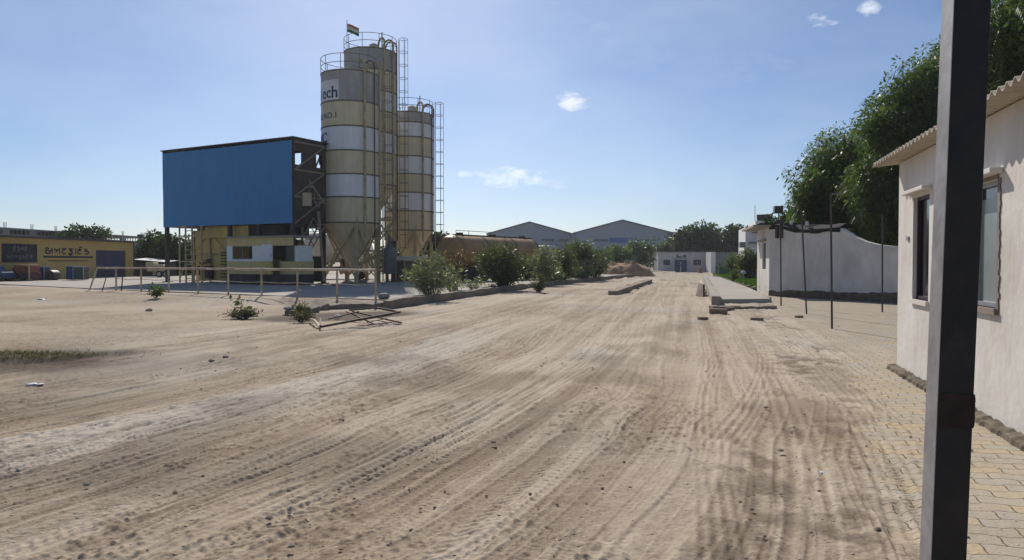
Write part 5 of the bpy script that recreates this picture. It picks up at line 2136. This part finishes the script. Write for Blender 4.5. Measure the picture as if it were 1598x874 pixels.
# local frame: +x along wall toward camera, +y = away from road (right/back)
rz = math.atan2(WDv.y, WDv.x)
hs = thing('near_house', 'white rendered house with corrugated eaves at the right edge', 'house', (W0.x, W0.y, 0), rz)
# wall direction vector points to camera: left normal (local +y) is then to the +x world side
EZ = 3.02
LW = 8.5
def wx(px):
    return along(W0, WDv, px)
def wz(px, py):
    p = W0 + WDv * wx(px)
    return pt(px, py, p.y).z
w1 = (wx(1424), wx(1449), wz(1424, 466), wz(1424, 309))
w2 = (wx(1500), wx(1557), wz(1557, 482), wz(1557, 278))
print('near house windows', w1, w2, 'corner', W0, 'len')
b = B()
wall_holes(b, 0, LW, .0, EZ, 0, .25, [w1, w2])
b.box(0, .25, .25, 5, 0, EZ)
b.box(LW - .25, LW, .25, 5, 0, EZ)
b.box(.25, LW - .25, 4.75, 5, 0, EZ)
b.build('wall', 'house_white', hs)
b = B()
rr = random.Random(12)
n = 40
vs = []
for i in range(n * 3 + 1):
    x = -.12 + (LW + .1) * i / (n * 3)
    o1, h1_ = -.09 - rr.uniform(0, .035), .062 + rr.uniform(-.018, .014)
    vs += [(x, o1 - .02, -.1), (x, o1, h1_ * .7), (x, o1 + .03, h1_), (x, -.003, h1_ + .012)]
b.add(vs, [(i * 4 + k, (i + 1) * 4 + k, (i + 1) * 4 + k + 1, i * 4 + k + 1) for i in range(n * 3) for k in range(3)] + [(3, 2, 1, 0)])
b.box(-.10, -.003, .0, 5, -.1, .07)
b.build('plinth', 'plinth', hs)
# corrugated roof: profile waves along x, sheet slopes along y
b = B()
pitch = .172
nu = int((LW + .6) / pitch * 10)
def rf(u, v):
    x = -.22 + (LW + .6) * u
    y = -.32 + 3.0 * v
    return (x, y, EZ + .045 + .027 * math.sin(2 * PI * x / pitch) + (y + .32) * .10)
b.sheet(rf, nu, 4)
b.build('roof', 'asbestos', hs, smooth=True, solid=.012)
b = B()
for y in (-.3, .12):
    b.box(-.25, LW, y, y + .05, EZ - .03, EZ + .018) if y > 0 else None
b.box(.0, LW, .0, .25, EZ, EZ + .035)
b.build('wall_plate', 'house_white', hs)
# window 1 : dark opening with frame and sunshade
def window(wn, film, shade_out, open_=False):
    f = B()
    x0, x1, z0, z1 = wn
    t_ = .045
    f.box(x0, x0 + t_, .05, .12, z0, z1)
    f.box(x1 - t_, x1, .05, .12, z0, z1)
    f.box(x0 + t_, x1 - t_, .05, .12, z0, z0 + t_)
    f.box(x0 + t_, x1 - t_, .05, .12, z1 - t_, z1)
    if film:
        f.box(x0 + (x1 - x0) * .32 - .02, x0 + (x1 - x0) * .32 + .02, .055, .115, z0 + t_, z1 - t_)
    fr_ = f.build('window', 'galv' if film else 'purple_frame', hs)
    p = B()
    p.box(x0 + t_, x1 - t_, .085, .095, z0 + t_, z1 - (.16 if film else t_))
    p.build('pane', 'glass_film' if film else 'glass_dark', fr_)
    if film:
        p = B()
        p.box(x0 + t_, x1 - t_, .087, .097, z1 - .159, z1 - t_)
        p.build('top_light', 'glass_dark', fr_)
    s = B()
    s.box(x0 - .02, x1 + .03, -.04, .05, z0 - .06, z0)
    s.build('sill', 'win_frame' if film else 'house_white', fr_)
    e = B()
    s = B()
    s.box(x0 - .14, x1 + .12, -shade_out, -.002, z1 + .04, z1 + .095)
    s.build('sunshade', 'house_white', fr_, bevel=.01)
    if film:
        rr = random.Random(9)
        for k in range(24):
            za = z0 - .06 + (z1 - z0 + .06) * k / 24
            e.box(x1 + .0, x1 + .055 + rr.uniform(-.015, .02), -.012, -.0025, za, za + (z1 - z0 + .06) / 24 - .001)
        e.box(x0, x1, -.012, -.0025, z1, z1 + .04)
        e.build('mortar_surround', 'win_frame', fr_)
    return fr_
window(w1, False, .12)
window(w2, True, .12)
b = B()
b.box(1.0, 8.0, 1.2, 1.25, .1, 2.9)
b.build('inner_partition', 'interior', hs)
b = B()
b.box(.0, .05, -.012, -.002, 0, .12)
zz = wz(1417, 373)
xx = wx(1417)
b2_ = B()
b2_.box(xx - .05, xx + .06, -.02, -.002, zz - .02, zz + .035)
b2_.build('wall_hook', 'galv', hs)

# ------------------------------------------------------------------ black gate post close to the camera
PD = 1.95
bt, tp_ = pt(1470.5, 874, PD), pt(1507.5, 0, PD)
slope = (tp_ - bt) / (tp_.z - bt.z)
base = bt - slope * bt.z
topp = bt + slope * (2.75 - bt.z)
post = thing('gate_post', 'black square steel post close to the camera', 'post', (base.x, base.y, 0))
b = B()
ax_ = (topp - base)
rot = R(-10.0)
hw_ = .042
u_ = Vector((math.cos(rot), math.sin(rot), 0)) * hw_
v_ = Vector((-math.sin(rot), math.cos(rot), 0)) * hw_
vs = []
for k in range(9):
    c_ = ax_ * (k / 8) + Vector((0, 0, -.05 if k == 0 else 0))
    sc_ = 1 + .06 * (k / 8)
    vs += [c_ - u_ * sc_ - v_, c_ + u_ * sc_ - v_, c_ + u_ * sc_ + v_, c_ - u_ * sc_ + v_]
fs = []
for k in range(8):
    for j in range(4):
        fs.append((k * 4 + j, k * 4 + (j + 1) % 4, (k + 1) * 4 + (j + 1) % 4, (k + 1) * 4 + j))
fs += [(3, 2, 1, 0), (32, 33, 34, 35)]
b.add(vs, fs)
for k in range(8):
    b.m[k * 4 + 3] = 1  # sun-side face takes the painted reflection grey
b.build('post_shaft', ['black', 'post_sun_face'], post, bevel=.003)
b = B()
zlo, zhi = pt(1480, 662, PD).z, pt(1480, 610, PD).z
rr = random.Random(6)
rows = 16
vs = []
for k in range(rows):
    c_ = ax_ * ((zlo + (zhi - zlo) * k / (rows - 1)) / ax_.z)
    j1, j2 = 1.0 + rr.uniform(.0, .035), 1.07 + rr.uniform(0, .05)
    if k in (0, rows - 1):
        j2 = 1.03
    vs += [c_ - u_ * j1 - v_ * 1.05, c_ + u_ * j2 - v_ * 1.05, c_ + u_ * j2 + v_ * .6, c_ - u_ * .5 + v_ * .6]
fs = []
for k in range(rows - 1):
    for j in range(4):
        fs.append((k * 4 + j, k * 4 + (j + 1) % 4, (k + 1) * 4 + (j + 1) % 4, (k + 1) * 4 + j))
n4_ = (rows - 1) * 4
fs += [(3, 2, 1, 0), (n4_, n4_ + 1, n4_ + 2, n4_ + 3)]
b.add(vs, fs)
M['weldband'] = mat('brown_weld_band', (.035, .02, .016), .8, .4, 20, .3, 60)
b.build('weld_band', 'weldband', post)

# ------------------------------------------------------------------ mustard building on the left
def PZ(px, d):
    return Vector((px_x(px, d), d))
Y0 = PZ(-60, 49.5)
Y1 = PZ(205, 69)
YD = (Y1 - Y0).normalized()
YL = (Y1 - Y0).length
yb = thing('mustard_building', 'long mustard wall building with painted sign at far left', 'building', (Y0.x, Y0.y, .2), math.atan2(YD.y, YD.x))
# facing right: local -y is toward the yard
HT = 3.54 - .34
def yx(px):
    return along(Y0, YD, px)
def yz(px, py):
    p = Y0 + YD * yx(px)
    return pt(px, py, p.y).z - .2
dh = (yx(150), yx(197), 0, yz(175, 391))
b = B()
wall_holes(b, 0, YL, 0, HT, 0, .25, [dh])
b.box(YL, YL + .3, -.02, 7, 0, HT + .0, 0)
b.build('wall', 'yb_wall', yb)
b = B()
b.box(dh[0], dh[1], .15, .2, 0, dh[3])
for i in range(12):
    z = dh[3] * i / 12
    b.box(dh[0], dh[1], .12, .15, z, z + .1)
b.build('shutter', 'shutter_blue', yb)
b = B()
b.box(-.2, YL + .5, -.35, 8, HT, HT + .14)
b.build('roof', 'dark_sheet', yb)
b = B()
b.box(YL + .3, YL + .45, -.05, 7, -.1, HT - .02)
b.build('end_wall', 'dark_sheet', yb)
sx0, sx1 = yx(3), yx(58)
sz0, sz1 = yz(30, 409.5), yz(30, 380.5)
b = B()
b.box(sx0, sx1, -.03, -.002, sz0, sz1)
sgn = b.build('painted_sign', 'sign_black', yb)

GL = {
    'a': [[(0, .75), (.12, .95), (.3, .98), (.42, .82), (.3, .62), (.12, .55), (.02, .35), (.12, .1), (.4, .02), (.62, .2), (.55, .45), (.4, .42)], [(.62, .5), (.85, .6)], [(.85, .98), (.85, .02)]],
    'l': [[(.0, .5), (.1, .8), (.3, .75), (.35, .45), (.2, .25)], [(.35, .45), (.55, .8), (.75, .7)], [(.7, .95), (.7, .05)]],
    't': [[(.05, .92), (.65, .92)], [(.55, .78), (.15, .62), (.05, .32), (.25, .05), (.6, .08)]],
    'tr': [[(.05, .92), (.65, .92)], [(.6, .72), (.2, .62), (.55, .45), (.6, .18), (.3, .02), (.05, .15)], [(.1, -.05), (.35, -.22), (.6, -.05)]],
    'aa': [[(.15, 1), (.15, 0)]],
    'te': [[(.05, .85), (.6, .85)], [(.55, .7), (.15, .58), (.05, .3), (.25, .05), (.6, .1)], [(.3, 1.0), (.45, 1.25), (.7, 1.22)]],
    'k': [[(.1, .75), (.3, .95), (.5, .8), (.35, .58), (.1, .5)], [(.35, .58), (.7, .55), (.75, .25), (.45, .02), (.1, .12)]],
}
def glyphs(b, seq, x0, z0, h, wmul, y, r):
    x = x0
    for gname in seq:
        mxw = 0
        for st_ in GL[gname]:
            for (p, q) in zip(st_[:-1], st_[1:]):
                b.beam((x + p[0] * h * wmul, y, z0 + p[1] * h), (x + q[0] * h * wmul, y, z0 + q[1] * h), r, .012, up=(0, -1, 0))
                mxw = max(mxw, p[0], q[0])
        x += (mxw + .22) * h * wmul
    return x
gx0, gx1 = yx(71), yx(141)
gz0, gz1 = yz(105, 396.5), yz(105, 387.5)
seq = ('a', 'l', 't', 'tr', 'aa', 'te', 'k')
tmp = B()
xe = glyphs(tmp, seq, 0, 0, 1, 1, 0, .1)
b = B()
glyphs(b, seq, gx0, gz0, gz1 - gz0, (gx1 - gx0) / (xe * (gz1 - gz0)), -.02, .11)
b.build('wall_lettering', 'letter', yb)
b = B()
zb0, zb1 = yz(105, 402.5), yz(105, 399.5)
b.box(yx(68), yx(145), -.02, -.002, zb0, zb1)
b.box(yx(76), yx(138), -.016, -.002, zb0 - .28, zb0 - .2)
b.build('lettering_bar', 'letter', yb)
b = B()
hh = (sz1 - sz0)
seq1 = ('te', 'k', 'l', 't')
tmp = B()
xe = glyphs(tmp, seq1, 0, 0, 1, 1, 0, .1)
wd_ = (sx1 - sx0) * .42
glyphs(b, seq1, sx0 + (sx1 - sx0) * .3, sz0 + hh * .62, hh * .22, wd_ / (xe * hh * .22), -.036, .09)
seq2 = ('k', 't', 'aa', 'l', 'tr', 'k', 'te', 'aa', 't')
tmp = B()
xe = glyphs(tmp, seq2, 0, 0, 1, 1, 0, .1)
wd_ = (sx1 - sx0) * .76
glyphs(b, seq2, sx0 + (sx1 - sx0) * .12, sz0 + hh * .22, hh * .17, wd_ / (xe * hh * .17), -.036, .08)
b.build('sign_lettering', 'letter_pale', sgn)

# unfinished concrete building far behind the mustard one
U0, U1 = PZ(-90, 68), PZ(238, 106)
UD = (U1 - U0).normalized()
UL = (U1 - U0).length
ub = thing('unfinished_building', 'long unfinished concrete frame building behind the mustard building', 'building', (U0.x, U0.y, 0), math.atan2(UD.y, UD.x))
zt2 = pt(10, 355, (U0 + UD * along(U0, UD, 10)).y).z
b = B()
b.box(0, UL, 0, 9, zt2 - .2, zt2)
b.build('roof_slab', 'concrete_grey', ub)
b = B()
b.box(0, UL, 0, .2, .2, zt2 - .68)
b.box(0, UL, 8.8, 9, .2, zt2 - .68)
b.build('wall', 'concrete_grey', ub)
for i, px in enumerate((-60, -30, 11, 53, 90, 125, 157, 194, 223)):
    t_ = along(U0, UD, px)
    b = B()
    wv_ = 1.1 if i in (2, 3, 6, 7, 8) else .4
    b.box(t_ - wv_ / 2, t_ + wv_ / 2, .0, .3, zt2 - .68, zt2 - .2)
    b.box(t_ - .2, t_ + .2, 8.7, 9.0, zt2 - .68, zt2 - .2)
    c_ = b.build('column', 'concrete_grey', ub)
    b = B()
    for dx in (-.15, 0, .15):
        b.tube((t_ + dx, .15, zt2), (t_ + dx * 1.5, .15, zt2 + .55), .03, n=4)
    b.build('rebar', 'rust_steel', c_)
b = B()
for k in range(60):
    t_ = UL * k / 60
    b.box(t_, t_ + .08, .05, .12, zt2 - .68, zt2 - .2)
b.build('guard_bars', 'concrete_grey', ub)
# twin flood lamps on a mast
lm = thing('twin_lamp_mast', 'mast with two dark flood lamps above the mustard building end', 'lamp', (px_x(226, 88), 88, .2))
b = B()
b.tube((0, 0, 0), (0, 0, 4.3), .07, n=8)
b.tube((-.5, 0, 4.3), (.5, 0, 4.3), .05, n=6)
b.build('mast', 'steel_dark', lm)
for x in (-.5, .5):
    b = B()
    b.box(x - .3, x + .3, -.15, .25, 4.35, 4.7)
    b.build('lamp_head', 'steel_dark', lm, bevel=.03)
# tin canopy roofs right of the mustard building
tc_ = thing('tin_canopy', 'dark low shed with bright tin roof edge right of the mustard building', 'shed', (px_x(209, 70), 70, .2))
b = B()
b.box(0, 2.9, .2, 2.5, 0, 1.35)
b.build('shed_wall', 'dark_sheet', tc_)
b = B()
b.add([(-.1, 0, 1.6), (3.1, 0, 1.35), (3.1, 2.6, 1.5), (-.1, 2.6, 1.75), (-.1, 0, 1.66), (3.1, 0, 1.41), (3.1, 2.6, 1.56), (-.1, 2.6, 1.81)], [(0, 1, 2, 3), (7, 6, 5, 4), (0, 4, 5, 1), (1, 5, 6, 2), (2, 6, 7, 3), (3, 7, 4, 0)])
b.build('shed_roof', 'galv', tc_)
# parked small pickup-like cream machine
cm = thing('cream_dumper', 'small cream dumper with pale wheels beyond the railing', 'vehicle', (px_x(247, 66), 66, .22))
b = B()
b.prism([(-.75, -.6), (.75, -.6), (.75, .6), (-.75, .6)], .55, 1.15)
b.box(-.9, -.2, -.5, .5, .9, 1.35)
b.build('body', 'cream', cm, bevel=.05)
b = B()
b.box(-.3, .2, -.4, .4, .2, .55)
b.build('chassis', 'cream', cm)
for x in (.35, .95):
    b = B()
    b.lathe([(.01, -.12), (.2, -.12), (.3, -.1), (.3, .1), (.2, .12), (.01, .12)], c=(x, -.5, .3), n=18, axis=(0, 1, 0))
    wh = b.build('wheel', 'rubber', cm, smooth=True)
    b = B()
    b.lathe([(.01, -.14), (.18, -.135)], c=(x, -.5, .3), n=16, axis=(0, 1, 0))
    b.build('rim', 'truck_white', wh)

# junk in front of the mustard wall -----------------------------------------
def jb(px0, px1, py0, py1):
    g_ = hit((px0 + px1) / 2, py1)
    d = g_.y
    return px_x(px0, d), px_x(px1, d), d, g_.z, pt(px0, py0, d).z


x0, x1, d, z0, z1 = jb(16, 54, 412, 439)
jt = thing('red_compressor', 'rusty red machine with orange hood before the black painted sign', 'machine', ((x0 + x1) / 2, d, z0))
hw2 = (x1 - x0) / 2
H = z1 - z0
b = B()
b.box(-.2 * hw2, hw2, -.6, .6, H * .5, H * .95)
b.build('hood', 'orange', jt, bevel=.04)
b = B()
b.box(-hw2 * .9, hw2, -.7, .7, H * .12, H * .5)
b.box(-hw2 * 1.0, -hw2 * .25, -.5, .5, H * .5, H * .62)
b.build('body', 'maroon', jt, bevel=.04)
b = B()
b.tube((hw2 * 1.02, -.65, .1), (hw2 * 1.02, -.65, H * .9), .04, n=6)
b.path([(hw2 * 1.02, -.65, H * .9), (hw2 * .3, -.65, H * .97)], .035, 6)
b.build('frame_tube', 'cream', jt)
b = B()
for k in range(5):
    b.rock((-hw2 * .55 + k * .12, -.2, H * .6 + (k % 3) * .16), .22, random.Random(k), .6)
b.build('sacks', 'brick', jt)
for x in (-hw2 * .6, hw2 * .6):
    b = B()
    b.lathe([(.01, -.1), (.25, -.1), (.3, 0), (.25, .1), (.01, .1)], c=(x, -.72, .28), n=16, axis=(0, 1, 0))
    b.build('wheel', 'rubber', jt, smooth=True)
def bin_(label, px0, px1, py0, py1, m1, frame='galv', name='steel_bin'):
    x0, x1, d, z0, z1 = jb(px0, px1, py0, py1)
    t = thing(name, label, 'bin', ((x0 + x1) / 2, d, z0), 0, 'steel bins along the mustard wall')
    h2, H = (x1 - x0) / 2, z1 - z0
    b = B()
    b.box(-h2, h2, -.4, .4, .08, H - .05)
    for i in range(3):
        x = -h2 + 2 * h2 * (i + .5) / 3
        b.box(x - .03, x + .03, -.43, -.4, .1, H - .1)
    b.build('bin_body', m1, t, bevel=.03)
    b = B()
    b.box(-h2 - .03, h2 + .03, -.44, .44, H - .05, H + .02)
    b.tube((h2 + .06, -.42, 0), (h2 + .06, -.42, H), .035, n=6)
    b.build('rim', frame, t)
    return t
bin_('blue steel bin right of the red machine', 55, 73, 416, 438, 'blue')
bin_('dark teal steel bin, left one of the adjoining pair', 108, 118, 415, 438, 'blue')
bin_('grey green steel bin, right one of the adjoining pair', 119, 134, 416, 438, 'teal')
x0, x1, d, z0, z1 = jb(74, 90, 422, 438)
t = thing('grey_barrel', 'dark barrel on its side between the bins', 'barrel', ((x0 + x1) / 2, d, z0))
b = B()
b.lathe([(.01, -.4), (.38, -.4), (.4, -.1), (.4, .1), (.38, .4), (.01, .4)], c=(0, 0, .4), n=22, axis=(0, 1, 0))
b.build('barrel_body', 'steel_dark', t, smooth=True)
x0, x1, d, z0, z1 = jb(84, 98, 424, 434)
t = thing('leaning_sheet', 'pale metal sheet leaning beside the dark barrel', 'sheet', ((x0 + x1) / 2, d - .2, z0))
b = B()
b.add([(-.3, 0, .85), (-.05, .1, .85), (.55, 0, .25), (.25, -.1, .2)], [(0, 1, 2, 3)])
b.build('sheet_body', 'galv', t, solid=.02)
x0, x1, d, z0, z1 = jb(-22, 14, 424, 440)
t = thing('wrecked_car', 'dark blue wrecked car body at the left picture edge', 'car', ((x0 + x1) / 2, d, z0))
b = B()
h2 = (x1 - x0) / 2
b.prism([(-h2, -.7), (h2, -.7), (h2, .7), (-h2, .7)], .25, .7)
b.add([(-h2 * .8, -.65, .7), (h2 * .4, -.65, .7), (h2 * .4, .65, .7), (-h2 * .8, .65, .7), (-h2 * .6, -.5, 1.1), (h2 * .1, -.5, 1.1), (h2 * .1, .5, 1.1), (-h2 * .6, .5, 1.1)], [(0, 1, 5, 4), (1, 2, 6, 5), (2, 3, 7, 6), (3, 0, 4, 7), (4, 5, 6, 7)])
b.build('body', 'blue', t, bevel=.06)
for x in (-h2 * .6, h2 * .7):
    b = B()
    b.lathe([(.01, -.1), (.2, -.1), (.3, -.07), (.3, .07), (.2, .1), (.01, .1)], c=(x, -.68, .3), n=18, axis=(0, 1, 0))
    wh = b.build('wheel', 'rubber', t, smooth=True)
    b = B()
    b.lathe([(.01, -.12), (.17, -.115)], c=(x, -.68, .3), n=14, axis=(0, 1, 0))
    b.build('rim', 'galv', wh)

# ------------------------------------------------------------------ litter and stones
rg = random.Random(99)
o = B().rock((0, 0, .02), .065, rg, .5).rock((.09, .03, .02), .05, rg, .4).rock((-.08, .05, .02), .035, rg, .4).build('plastic_litter', 'litter', loc=hit(50, 603))
tag(o, 'crumpled white plastic litter on the soil at the left', 'litter')
for i, (px, py, s, lab) in enumerate(((1308, 631, .022, 'tiny white scrap near the paving edge'), (1283, 740, .026, 'small flat white scrap on the soil at lower right'), (64, 441 + 27, .14, 'white scrap lying in front of the blue bin'))):
    o = B().rock((0, 0, .01), s, rg, .5).build('paper_scrap', 'litter', loc=hit(px, py))
    tag(o, lab, 'litter')
for i, (px, py, s, lab) in enumerate(((1370, 832, .02, 'small pebble near the foot of the black post'), (1218, 708, .028, 'dark stone on the tyre tracks at lower right'), (930, 610, .03, 'dark clod beside the dark soil spot in mid road'),
                                     (770, 695, .03, 'dark stone in the middle of the tyre tracks'), (455, 860, .022, 'small stone at the bottom of the tyre tracks'), (420, 815, .025, 'stone at lower left among rough tracks'),
                                     (533, 660, .035, 'lone dark stone left of the road centre'), (135, 762, .025, 'stone at far lower left'), (233, 460 + 26, .12, 'dark stone left of the railing weed'), (1195, 640, .03, 'dark stone right of the curved tracks'),
                                     (352, 560, .06, 'flat dark stone on smooth soil at left'), (330, 566, .05, 'smaller flat dark stone on smooth soil at left'))):
    p = hit(px, py)
    o = B().rock((0, 0, .01), s, rg, .7).build('stone', 'stone', loc=p + Vector((0, 0, .015)))
    tag(o, lab, 'stone', group='loose stones on the ground')
# scattered gravel
gb_ = B()
for i in range(1000):
    y = 3.0 * (6.5 ** rg.random())
    u = rg.uniform(-.75, .72)
    x = u * y
    if x > 2.2 + .42 * (y - 4) and rg.random() < .85:
        continue
    s = rg.choice((.004, .005, .007, .011)) * (1 + y * .04)
    z = float(T(x, y)) + .006
    gb_.rock((x, y, z), s, rg, .8)
tag(gb_.build('gravel', 'stone'), 'fine loose gravel scattered over the dusty road', 'gravel', kind='stuff')

# ------------------------------------------------------------------ haze
hz = B()
hz.box(-36000, 36000, -60, 4400, -1.5, 21.5)
hm = bpy.data.materials.new('thin_dust_haze')
hm.use_nodes = True
hn = hm.node_tree
hn.nodes.clear()
ho = N(hn, 'ShaderNodeOutputMaterial')
hv = N(hn, 'ShaderNodeVolumePrincipled')
hv.inputs['Color'].default_value = (.86, .90, .96, 1)
hv.inputs['Density'].default_value = .0003
hv.inputs['Anisotropy'].default_value = .35
hn.links.new(hv.outputs[0], ho.inputs['Volume'])
tag(hz.build('haze', hm), 'thin pale dust haze over the whole yard', 'haze', kind='stuff')
